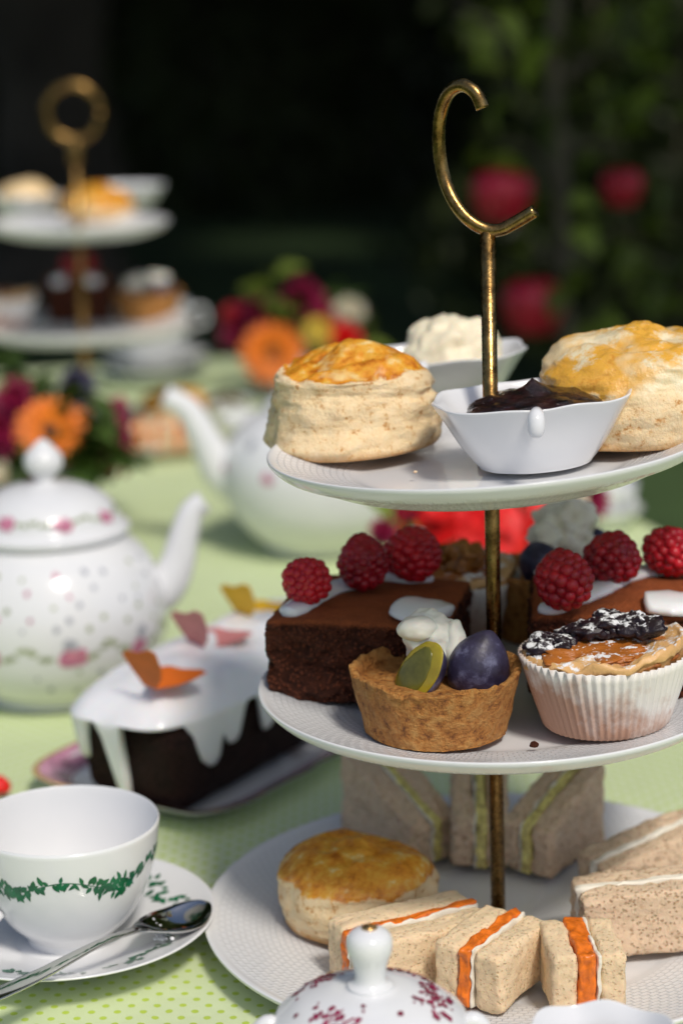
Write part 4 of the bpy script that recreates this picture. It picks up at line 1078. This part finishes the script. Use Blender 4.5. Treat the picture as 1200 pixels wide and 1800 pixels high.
jg = thing('milk_jug', 'white porcelain jug rim just entering the bottom right foreground', 'jug', (jp.x, -.205, 0), R(20))
zr = jp.z - .008
pr = [(0, 0), (.018, 0), (.019, .003), (.027, .014), (.0285, .026), (.0225, zr * .8), (.0265, zr), (.0258, zr + .0006), (.0215, zr * .8), (.026, .026), (.018, .008), (0, .006)]
pr = [(max(0, p[0]), p[1]) for p in catmull([(a, c, 0) for a, c in pr], 5)]
V, F, U = lathe(pr, 72, lambda a, r, z, i: (r * (1 + .05 * math.cos(3 * a) * sm(.7 * zr, zr, z)), z + .0012 * math.cos(6 * a) * sm(.8 * zr, zr, z))); mesh('body', V, F, M['porcelain'], jg)
h = catmull([(.020, 0, zr * .85), (.036, 0, zr * .9), (.040, 0, .030), (.026, 0, .018)], 6); V, F = tube(h, .003, 12); mesh('handle', V, F, M['porcelain'], jg)

# --- loaf cake on a platter
Pf, Pl, Pr = at(385, 1447, .012), at(28, 1366, .012), at(592, 1288, .012)
ux = Vector((Pf.x - Pl.x, Pf.y - Pl.y, 0)); wdt = ux.length + .006; ux.normalize(); uy = Vector((-ux.y, ux.x, 0)); plen = .31
pc = Pf - ux * (wdt / 2) + uy * (plen / 2); rzp = math.atan2(ux.y, ux.x)
plat = thing('platter', 'rectangular white platter with mauve and gold border under the loaf cake', 'platter', (pc.x, pc.y, 0), rzp)
def rrect(a, hx, hy, c, ee=7):
    # superellipse-like rounded rectangle by angle
    ca, sa = math.cos(a), math.sin(a); e = ee
    k = (abs(ca / hx) ** e + abs(sa / hy) ** e) ** (-1 / e); return k * ca, k * sa
def rr_lathe(name, prof, hx, hy, mat, parent, n=160):
    V, F, U = lathe([(max(s, 0), z) for s, z in prof], n, lambda a, s, z, i: (*[q for q in rrect(a, max(1e-5, hx + (s - 1)), max(1e-5, hy + (s - 1)), .01)], z) if s > .5 else (0, 0, z))
    return mesh(name, V, F, mat, parent)
hx, hy = wdt / 2, plen / 2
# offsets are distances inside the outline (1 + offset)
V, F = [], []; n = 180
rings = [(-.060, .004), (-.022, .004), (-.017, .0055), (-.008, .0105), (-.002, .0128), (0, .0130), (.0004, .0124), (-.002, .0112), (-.010, .007), (-.018, .002), (-.022, 0), (-.026, 0), (-.028, .0015), (-.060, .0015)]
for off, z in rings:
    for k in range(n):
        a = 2 * PI * k / n; x, y = rrect(a, hx + off, hy + off, 0); wv = .0008 * math.sin(a * 22) * sm(-.02, 0, off); V.append((x + wv, y + wv, z))
for i in range(len(rings) - 1):
    for k in range(n): F.append([i * n + k, i * n + (k + 1) % n, (i + 1) * n + (k + 1) % n, (i + 1) * n + k])
F += [list(range(n)), [(len(rings) - 1) * n + k for k in range(n)][::-1]]
mesh('dish', V, F, M['porcelain'], plat)
def band(name, o0, z0, o1, z1, mat, lift):
    V, F = [], []
    for off, z in ((o0, z0), (o1, z1)):
        for k in range(n):
            a = 2 * PI * k / n; x, y = rrect(a, hx + off, hy + off, 0); wv = .0008 * math.sin(a * 22) * sm(-.02, 0, off); V.append((x + wv, y + wv, z + lift))
    for k in range(n): F.append([k, (k + 1) % n, n + (k + 1) % n, n + k])
    return mesh(name, V, F, mat, plat)
band('mauve_border', -.0170, .0056, -.0022, .0128, M['platter_print'], .0004); band('gold_rim', -.0022, .0128, .0006, .0126, M['gold'], .0005)
cx_, cy_, ch, dome_ = .080, .235, .062, .009; TAP = .84
lc = at(326, 1444, .005); lc = lc - ux * (cx_ * TAP / 2) + uy * (cy_ * TAP / 2)
loaf = thing('loaf_cake', 'dark chocolate loaf cake with dripping white icing on the platter', 'cake', (lc.x, lc.y, .0052), rzp)
V, F = rbox(cx_ - .003, cy_ - .003, ch - .007, .014, 30); out = []
for v in V:
    k = TAP + (1 - TAP) * v.z / ch; out.append(Vector((v.x * k, v.y * k, v.z * (1 + .7 * dome_ / ch * max(0, 1 - (2 * v.x / cx_) ** 2) * (1 - abs(2 * v.y / cy_) ** 4)))) + Vector((fbm(v, 60, 4, 1), fbm(v, 60, 4, 4), 0)) * .0016)
mesh('sponge', out, F, M['choc_dark'], loaf, attrs={'wash': [0] * len(out)})
drips = {}
def drip(a):
    x, y = rrect(a, cx_ / 2, cy_ / 2, 0)
    base_ = .005 + .003 * mn.noise(Vector((x * 40, y * 40, 0)))
    for dx, dy, w, l in DR: base_ = max(base_, .006 + l * math.exp(-(((x - dx) ** 2 + (y - dy) ** 2) / (2 * w * w)) ** 1.9))
    return min(base_, ch - .002)
fy = -cy_ / 2; sx_ = cx_ / 2
DR = [(-sx_ + .005, fy + .002, .0110, .030), (-.0010, fy, .0036, .060), (sx_, fy + .034, .0100, .032), (sx_, fy + .056, .008, .024), (sx_, fy + .09, .006, .026), (sx_, fy + .13, .008, .015), (-sx_, fy + .05, .008, .025), (-sx_, fy + .10, .007, .03), (-sx_, fy + .16, .009, .02), (.0, -fy, .01, .03), (sx_, -fy - .03, .01, .02)]
n = 220; V, F = [], []; nt_, ns = 14, 16
V.append((0, 0, ch + .0055 + dome_))
for i in range(1, nt_ + 1):
    s = i / nt_
    for k in range(n):
        a = 2 * PI * k / n; x, y = rrect(a, cx_ / 2, cy_ / 2, 0, 5); x *= s * (1 + .02 * s); y *= s * (1 + .008 * s)
        V.append((x, y, ch + .0060 - .0125 * s ** 5 + dome_ * max(0, 1 - (2 * x / cx_) ** 2) * (1 - abs(2 * y / cy_) ** 6) + fbm((x, y, 0), 30, 3, 2) * .0034 * (1 - s ** 6)))
for i in range(1, ns + 1):
    t = i / ns
    for k in range(n):
        a = 2 * PI * k / n; d = drip(a); x, y = rrect(a, cx_ / 2, cy_ / 2, 0, 5); th = .0036 + .0026 * t * sm(.012, .03, d); th *= math.sqrt(max(0.0, 1 - t ** 7)) * .98 + .02
        z = ch - .0070 + dome_ * .55 * max(0, 1 - (2 * x / cx_) ** 2) * (1 - abs(2 * y / cy_) ** 6) * (1 - t) - max(.001, d - .0065) * t; kk = TAP + (1 - TAP) * z / ch
        m_ = Vector((x, y, 0)).normalized(); V.append((x * kk + m_.x * th, y * kk + m_.y * th, z))
for k in range(n): F.append([0, 1 + k, 1 + (k + 1) % n])
for i in range(nt_ + ns - 1):
    a_ = 1 + i * n; b_ = a_ + n
    for k in range(n): F.append([a_ + k, b_ + k, b_ + (k + 1) % n, a_ + (k + 1) % n])
mesh('icing', V, F, M['icing'], loaf)
def butterfly(label, px, py, mat, rz, s, spread):
    p = at(px, py, .0052 + ch + .0035 + dome_)
    t = thing('wafer_butterfly', label, 'cake decoration', p, rz, 'butterflies on the loaf cake')
    outl = [(0, -.20), (.30, -.50), (.62, -.64), (.98, -.66), (1.02, -.45), (.86, -.08), (.84, .30), (.70, .48), (.40, .36), (0, .16)]
    for sd_ in (-1, 1):
        V, F = [], []; th = .012
        for zz in (0, th):
            for x, y in outl: V.append((x, y, zz))
        k = len(outl); F = [list(range(k))[::-1], [k + i for i in range(k)]] + [[i, (i + 1) % k, k + (i + 1) % k, k + i] for i in range(k)]
        m = Matrix.Scale(s, 4) @ Matrix.Scale(sd_, 4, (1, 0, 0)) @ Matrix.Rotation(-spread[0 if sd_ < 0 else 1], 4, 'Y')
        V = [m @ Vector(v) for v in V]; mesh('wing', V, F, mat, t, smooth=False)
butterfly('orange wafer butterfly nearest the front of the iced loaf', 262, 1208, M['bf_orange'], R(46), .0265, (R(68), R(12)))
butterfly('pink wafer butterfly in the middle of the iced loaf', 345, 1138, M['bf_pink'], R(44), .0275, (R(68), R(12)))
butterfly('yellow wafer butterfly at the far end of the iced loaf', 428, 1086, M['bf_yellow'], R(44), .0265, (R(68), R(12)))
# red petal at the left edge
V, F = blob((0, 0, .006), (.008, .006, .0055), 3, .3, 120, 2); tag(mesh('petal', V, F, M['red_petal'], None, at(-8, 1400, 0)), 'fallen red petal on the cloth at the left picture edge', 'petal')

# ------------------------------------------------------------------ flowers
def petal_ring(n, r0, r1, w, z0, z1, tilt, curl=.1, off=0, rnd=random):
    parts = []
    for k in range(n):
        a = 2 * PI * k / n + off + rnd.uniform(-.08, .08); V, F = [], []
        for i in range(5):
            t = i / 4; r = r0 + (r1 - r0) * t; ww = w * .5 * (math.sin(PI * min(1, .15 + t * .80)) + .15)
            z = z0 + (z1 - z0) * t - curl * (r1 - r0) * t * t
            for s in (-1, 0, 1):
                x, y = r, s * ww; V.append((x * math.cos(a) - y * math.sin(a), x * math.sin(a) + y * math.cos(a), z + abs(s) * ww * .25))
        F = [[i * 3 + j_, i * 3 + j_ + 1, i * 3 + j_ + 4, i * 3 + j_ + 3] for i in range(4) for j_ in range(2)]; parts.append((V, F))
    return merge(*parts)
def flower(name, label, head, foot, facing, kind, mat, Rd, group, seed=0):
    """head: world centre of the blossom; the stem runs down to foot"""
    rnd = random.Random(seed); head = Vector(head); foot = Vector(foot)
    t = thing(name, label, 'flower', foot, 0, group); hd = head - foot
    q = Vector((0, 0, 1)).rotation_difference(Vector(facing).normalized()).to_matrix().to_4x4(); m = Matrix.Translation(hd) @ q
    if kind == 'daisy':
        g = merge(petal_ring(22, Rd * .22, Rd, Rd * .27, 0, .12 * Rd, 0, .15, 0, rnd), petal_ring(20, Rd * .2, Rd * .85, Rd * .25, .06 * Rd, .3 * Rd, 0, .1, .14, rnd), petal_ring(14, Rd * .15, Rd * .6, Rd * .2, .1 * Rd, .36 * Rd, 0, .1, .3, rnd))
        eye = blob((0, 0, .08 * Rd), (Rd * .26, Rd * .26, Rd * .16), 2, .2, 200, seed)
        V, F = xf(eye, m); mesh('flower_centre', V, F, M['flower_eye'], t)
    elif kind == 'dahlia':
        g = merge(*[petal_ring(16 - 2 * i, Rd * .05, Rd * (1 - .17 * i), Rd * .34, -.1 * Rd + .12 * Rd * i, .02 * Rd + .24 * Rd * i, 0, .05, i * .21, rnd) for i in range(5)])
    elif kind == 'cluster':
        parts = []
        for i in range(30):
            d = Vector((rnd.gauss(0, 1), rnd.gauss(0, 1), abs(rnd.gauss(0, 1)) * .9 + .1)).normalized(); c = d * Rd * rnd.uniform(.72, .98)
            f = petal_ring(5, Rd * .02, Rd * .32, Rd * .30, 0, .05 * Rd, 0, .1, rnd.random() * 6, rnd)
            parts.append(xf(f, Matrix.Translation(c) @ Vector((0, 0, 1)).rotation_difference(d).to_matrix().to_4x4()))
        g = merge(*parts)
    elif kind == 'spike':
        parts = []
        for i in range(46):
            u = i / 46; c = Vector((math.cos(i * 2.4), math.sin(i * 2.4), 0)) * Rd * (.25 + .75 * (1 - u) * min(1, u * 5 + .4)); c.z = (u - .5) * Rd * 3.4
            parts.append(blob(c, (Rd * .28, Rd * .28, Rd * .34), 1, .3, 200, i))
        g = merge(*parts)
    V, F = xf(g, m); mesh('blossom', V, F, mat, t)
    V, F = tube(catmull([(0, 0, 0), hd * .5 + Vector((rnd.uniform(-.006, .006), 0, .01)), hd], 5), .0014, 7); mesh('stem', V, F, M['stem'], t)
    return t
def sprig(label, head, foot, n, spread, ln, group, seed=0, mat='leaf'):
    rnd = random.Random(seed); head = Vector(head); foot = Vector(foot); t = thing('leafy_sprig', label, 'foliage', foot, 0, group); hd = head - foot
    V, F = tube(catmull([(0, 0, 0), hd * .55 + Vector((0, 0, .01)), hd], 5), .0012, 6); mesh('stem', V, F, M['stem'], t)
    me = leaf_mesh('leaf', ln, ln * .45, M[mat])
    for i in range(n):
        o = link('leaf', me, None, t, hd * rnd.uniform(.45, 1.0) + Vector((rnd.uniform(-1, 1), rnd.uniform(-1, 1), rnd.uniform(-.6, .6))) * spread)
        o.rotation_euler = (rnd.uniform(-.6, .9), rnd.uniform(-.7, .7), rnd.uniform(0, 6.28)); s = rnd.uniform(.7, 1.2); o.scale = (s, s, s)
def vase(name, label, loc, r, h, mat):
    pr = [(0, 0), (r * .8, 0), (r, .15 * h), (r, .6 * h), (r * .8, .85 * h), (r * .85, h), (r * .78, h), (r * .72, .85 * h), (r * .9, .6 * h), (r * .9, .15 * h), (0, .1 * h)]
    pr = [(max(0, p[0]), p[1]) for p in catmull([(a, b, 0) for a, b in pr], 4)]
    V, F, U = lathe(pr, 40); return tag(mesh(name, V, F, mat, None, loc), label, 'vase', 'flower jars')
TOCAM = Vector((0, -1, .35))
def bouquet(gs, foot_px, foot_py, jar_label, jar_r, jar_h, items, group):
    f = at(foot_px, foot_py, 0); vase('flower_jar', jar_label, (f.x, f.y, 0), jar_r, jar_h, M['jar']); ft = Vector((f.x, f.y, jar_h * .5))
    for i, it in enumerate(items):
        kind, name, lab, px, py, dy, rd, mt = it[:8]
        h = aty(px, py, f.y + dy)
        off = Vector((h.x - f.x, 0, 0)) * .12
        if kind == 'sprig': sprig(lab, h, ft + off, int(it[8] * 2.8), it[9] * 1.3, rd * 1.3, group, i * 7 + int(px), mt)
        else: flower(name, lab, h, ft + off, it[8] if len(it) > 8 else TOCAM, kind, M[mt], rd * gs, group, i * 5 + int(px))
# left bouquet, in front of the far stand
bouquet(1.3, 95, 930, 'small glazed jar of flowers hidden behind the rose teapot', .030, .055, [
    ('daisy', 'orange_flower', 'bright orange marigold above the rose teapot knob', 88, 758, -.02, .0235, 'orange_petal', Vector((.1, -1, .5))),
    ('daisy', 'orange_flower', 'smaller orange-red marigold right of the teapot knob', 135, 748, .01, .012, 'orange_petal', Vector((.5, -1, .3))),
    ('dahlia', 'crimson_flower', 'dark crimson dahlia at the upper left picture edge', 28, 705, 0, .017, 'crimson_petal'),
    ('dahlia', 'crimson_flower', 'dark crimson dahlia cut by the left picture edge', 0, 760, -.01, .020, 'crimson_petal'),
    ('spike', 'crimson_spike', 'hanging crimson flower spike at the right of the left bouquet', 203, 765, .0, .0135, 'crimson_petal', Vector((.1, 0, 1))),
    ('dahlia', 'crimson_flower', 'deep purple bloom at the top of the left bouquet', 135, 680, .02, .014, 'plum'),
    ('dahlia', 'white_flower', 'pale cream bloom low at the left picture edge', 8, 838, -.02, .012, 'white_petal'),
    ('dahlia', 'crimson_flower', 'deep wine bloom low beside the pale cream bloom', 25, 800, .0, .012, 'crimson_petal'),
    ('sprig', '', 'green leaves low in the middle of the left bouquet', 75, 820, -.01, .036, 'leaf', 10, .022),
    ('sprig', '', 'green leaves between the marigold and the crimson spike', 165, 790, -.01, .036, 'leaf', 9, .016),
    ('sprig', '', 'green leaves at the left of the left bouquet', 35, 790, .01, .034, 'leaf', 10, .022),
    ('sprig', '', 'green leaves at the right of the left bouquet', 165, 735, .01, .036, 'leaf', 12, .020),
    ('sprig', '', 'green leaves at the top of the left bouquet', 95, 665, .02, .032, 'leaf', 10, .022),
    ('sprig', '', 'thin upright sprig rising above the left bouquet', 22, 620, .03, .022, 'leaf', 8, .010)], 'flowers of the left bouquet')
# far middle bouquet
bouquet(1.05, 505, 690, 'small jar of flowers standing at the far end of the table', .030, .06, [
    ('daisy', 'orange_flower', 'large orange gerbera facing the camera in the far bouquet', 478, 622, -.05, .036, 'orange_petal', Vector((.15, -1, .25))),
    ('dahlia', 'crimson_flower', 'big magenta-crimson dahlia at the top of the far bouquet', 530, 532, 0, .031, 'crimson_petal', Vector((0, -.6, 1))),
    ('dahlia', 'crimson_flower', 'magenta-crimson dahlia at the left of the far bouquet', 450, 552, 0, .024, 'crimson_petal', Vector((-.4, -.8, .6))),
    ('dahlia', 'red_flower', 'small red bloom at the far left of the far bouquet', 410, 553, .01, .014, 'dark_red_petal'),
    ('dahlia', 'red_flower', 'bright red bloom at the lower right of the far bouquet', 605, 594, -.02, .021, 'red_petal', Vector((.3, -1, .5))),
    ('dahlia', 'red_flower', 'deep red bloom under the cream bloom of the far bouquet', 575, 560, .0, .015, 'dark_red_petal'),
    ('dahlia', 'white_flower', 'cream bloom at the right of the far bouquet', 613, 550, 0, .019, 'white_petal'),
    ('daisy', 'yellow_flower', 'yellow bloom in the middle of the far bouquet', 557, 583, -.03, .017, 'yellow_petal'),
    ('dahlia', 'red_flower', 'dusky red bloom low at the left of the far bouquet', 412, 590, .01, .018, 'crimson_petal'),
    ('sprig', '', 'yellow-green sprig rising at the top left of the far bouquet', 462, 492, .0, .030, 'apple_leaf', 10, .016),
    ('sprig', '', 'thin upright green sprig behind the magenta dahlia', 600, 505, .03, .022, 'leaf', 7, .012),
    ('sprig', '', 'green leaves at the right of the far bouquet', 655, 582, .0, .032, 'apple_leaf', 6, .016),
    ('sprig', '', 'green leaves in the middle of the far bouquet', 520, 590, .0, .034, 'apple_leaf', 12, .024)], 'flowers of the far bouquet')
# red bouquet behind the pole
bouquet(1.15, 850, 1080, 'small jar of red flowers behind the middle tier', .030, .052, [
    ('cluster', 'red_flower', 'big scarlet geranium head directly behind the pole', 850, 945, -.02, .036, 'red_petal', Vector((0, -.7, 1))),
    ('cluster', 'red_flower', 'scarlet geranium head left of the pole', 772, 945, -.03, .026, 'red_petal', Vector((-.3, -.7, 1))),
    ('cluster', 'red_flower', 'scarlet geranium head right of the pole', 925, 925, -.01, .026, 'red_petal', Vector((.3, -.7, 1))),
    ('dahlia', 'magenta_flower', 'small magenta bloom above the left raspberries', 673, 935, .0, .010, 'crimson_petal'),
    ('dahlia', 'magenta_flower', 'magenta bloom just under the top plate at the left', 712, 905, .02, .013, 'crimson_petal'),
    ('dahlia', 'magenta_flower', 'dark magenta bloom right behind the dusted cream', 948, 955, .01, .015, 'crimson_petal'),
    ('dahlia', 'white_flower', 'cream bloom under the top plate right of the pole', 965, 898, .01, .013, 'white_petal'),
    ('dahlia', 'white_flower', 'cream bloom nearest the lilac cup under the top plate', 1000, 888, .01, .013, 'white_petal'),
    ('dahlia', 'magenta_flower', 'wine red bloom between cream bloom and lilac cup', 1030, 880, .03, .016, 'crimson_petal'),
    ('dahlia', 'white_flower', 'small cream bloom at the left of the scarlet heads', 738, 895, .03, .010, 'white_petal'),
    ('sprig', '', 'green leaves at the left of the scarlet geraniums', 715, 930, .02, .028, 'apple_leaf', 7, .010),
    ('sprig', '', 'green leaves under the scarlet geraniums', 830, 1000, .02, .032, 'leaf', 10, .02)], 'flowers of the red bouquet')

# ------------------------------------------------------------------ far end of the table
def simple_cup(name, label, loc, r, h, rz=0, cat='cup', group=None, mat='porcelain'):
    t = thing(name, label, cat, loc, rz, group)
    pr = [(0, .002), (r * .5, 0), (r * .52, .003), (r * .8, h * .35), (r * .96, h * .75), (r, h), (r * .97, h), (r * .92, h * .75), (r * .74, h * .35), (0, h * .12)]
    V, F, U = lathe([(max(0, p[0]), p[1]) for p in catmull([(a, b, 0) for a, b in pr], 4)], 48); mesh('bowl', V, F, M[mat], t)
    hd = catmull([(r * .9, 0, h * .8), (r * 1.35, 0, h * .85), (r * 1.4, 0, h * .45), (r * .85, 0, h * .35)], 5); V, F = tube(hd, r * .06, 10); mesh('handle', V, F, M[mat], t); return t
def simple_saucer(label, loc, r, group=None):
    pr = [(0, .004), (r * .45, .004), (r * .75, .009), (r, .016), (r * 1.0, .0175), (r * .97, .017), (r * .7, .007), (r * .5, 0), (0, .001)]
    V, F, U = lathe([(max(0, p[0]), p[1]) for p in catmull([(a, b, 0) for a, b in pr], 4)], 56); return tag(mesh('saucer', V, F, M['porcelain'], None, loc), label, 'saucer', group)
c_ = at(1065, 925, 0); simple_saucer('white saucer at the right table edge under the lilac-tinged cup', (c_.x, c_.y, 0), .030)
cp_ = simple_cup('teacup', 'small white cup with lilac bloom print at the right table edge', (c_.x, c_.y, .004), .026, .034, R(-60))
V, F = blob((0, 0, 0), (.006, .001, .006), 2, .2, 200, 1); 
mp_ = [disc_patch(R(-75) + q * .09, .022 + (q % 2) * .004, .0045, lambda z: .0243, .0008, rnd=random.Random(q)) for q in range(4)]; V, F = merge(*mp_); mesh('bloom_print', V, F, M['grey_print'], cp_)['kind'] = 'stuff'

# the second, far stand
fb = at(156, 775, .004); FY = fb.y
fst = thing('cake_stand', 'blurred three tiered cake stand with round brass ring at the far left', 'cake stand', (fb.x, FY, 0))
fz = lambda py: aty(130, py, FY).z
zt, zm = fz(390) - .015, fz(568) - .015
plate_part(.090, fst, zt, n=72); plate_part(.108, fst, zm, n=72); plate_part(.125, fst, 0.0, n=72)
zr = fz(262); V, F = tube([(0, 0, .004), (0, 0, zr * .5), (0, 0, zr)], .0042, 14); mesh('pole', V, F, M['brass'], fst)
V, F, U = lathe([(0, zr - .012), (.006, zr - .012), (.0068, zr - .008), (.0068, zr + .006), (.005, zr + .010), (0, zr + .010)], 20); mesh('collar', V, F, M['brass'], fst)
zc = fz(196); rg = (fz(148) - fz(244)) / 2; rg = abs(rg)
V, F = tube([(rg * math.cos(2 * PI * k / 40) , 0, zc + rg * math.sin(2 * PI * k / 40)) for k in range(41)], .0042, 12); mesh('handle', V, F, M['brass'], fst)
FT, FM, FB = zt + .006, zm + .006, .006
def ft(px, py, z): return at(px, py, z)
scone('golden scone at the front of the far stand top plate', ft(172, 384, FT + .003), R(30), .036, .030, 3.1, M['scone'], waist=False, top_cut=.3, n=60)
fd = thing('cream_dish', 'white dish heaped with cream at the left of the far stand', 'dish', ft(48, 386, FT + .001), R(10)); dish_mesh(fd, .040, .036, .026)
V, F = mound((0, 0, 0), .030, .026, .020, .12, 2, 4, 60); tag(mesh('clotted_cream', V, F, M['golden_cream'], None, fd.location + Vector((0, 0, .022))), 'pale cream mound in the far stand dish', 'cream')
fd2 = thing('jam_dish', 'white scalloped dish at the right rear of the far stand top plate', 'dish', ft(228, 366, FT + .001), R(-5)); dish_mesh(fd2, .040, .036, .026)
fck = thing('cake_slice', 'dark chocolate cake piece in the middle of the far stand', 'cake', (*ft(140, 562, FM).xy, FM + .001), R(8)); sponge_mesh('sponge', .066, .058, .042, fck, M['choc'], 3, cuts=16)
for (x, y, r) in [(-.02, -.024, .009), (.014, -.026, .0095), (.012, -.012, .009), (-.012, .004, .008)]: 
    V, F = blob((x, y, .043), (r, r, .005), 3, .1, 90, x); mesh('icing', V, F, M['icing'], fck)
for (x, y, s, lab) in [(-.004, -.006, 11, 'front raspberry on the far stand cake'), (.008, .008, 12, 'rear raspberry on the far stand cake')]:
    q = fck.matrix_basis @ Vector((x, y, .044)); o = raspberry(lab, q, .0125, .024, s, (R(-20), R(10))); o['group'] = 'raspberries on the far stand'
ftt = tartlet('plum tart with cream at the right of the far stand', (*ft(262, 562, FM).xy, FM + .002), R(10), .0355, .030, .028)
part_blob('cream', M['whip'], ftt, blob((-.012, -.004, .036), (.013, .012, .011), 3, .3, 90, 1), blob((.012, .004, .040), (.013, .010, .007), 3, .3, 90, 4))
V, F = blob((.012, -.014, .031), (.015, .010, .009), 3, .05, 60, 1); mesh('plum_half', V, F, M['plum'], ftt)
fcc = cupcake('custard pastry in white paper case at the left of the far stand', (*ft(8, 578, FM).xy, FM + .002), 0, .024, .034, .032)
scone('golden scone on the lowest plate of the far stand', ft(305, 735, FB + .004), R(60), .034, .030, 9.4, M['scone'], waist=False, top_cut=.3, n=60)
for i, (px, py, rz_) in enumerate([(250, 792, 6), (285, 795, -4), (325, 790, -12)]):
    sandwich(['white bread sandwich with orange filling, left on the lowest far plate', 'white bread sandwich with orange filling, middle on the lowest far plate', 'white bread sandwich with orange filling, right on the lowest far plate'][i], (*ft(px, py, FB).xy, FB + .002), R(rz_), .026, .040, .028, M['white_bread'], M['carrot'], .008, seed=20 + i, group='sandwiches on the far stand')
# stack of upturned white cups right of the far stand
cs = at(272, 668, 0)
simple_saucer('lowest white saucer of the far crockery stack', (cs.x, cs.y, 0), .062, 'far crockery stack')
simple_saucer('second white saucer of the far crockery stack', (cs.x + .003, cs.y, .017), .060, 'far crockery stack')
simple_cup('teacup', 'lower white cup of the far crockery stack', (cs.x, cs.y, .022), .044, .045, R(160), group='far crockery stack')
simple_cup('teacup', 'upper white cup of the far crockery stack', (cs.x + .002, cs.y, .047), .044, .045, R(10), group='far crockery stack')
dk = at(392, 735, 0); t = thing('preserve_dish', 'small dish of dark preserve beside the far stand', 'dish', (dk.x, dk.y, 0))
dish_mesh(t, .032, .03, .02); V, F = mound((0, 0, .017), .024, .022, .008, .2, 3, 4, 80); tag(mesh('preserve', V, F, M['dark_fruit'], None, (dk.x, dk.y, 0)), 'dark purple preserve in the small far dish', 'preserve')

wb = at(432, 792, 0); simple_cup('sugar_dish', 'pale white bowl showing between the rear teapot spout and the left scone', (wb.x, wb.y, 0), .027, .036, R(90), 'bowl')
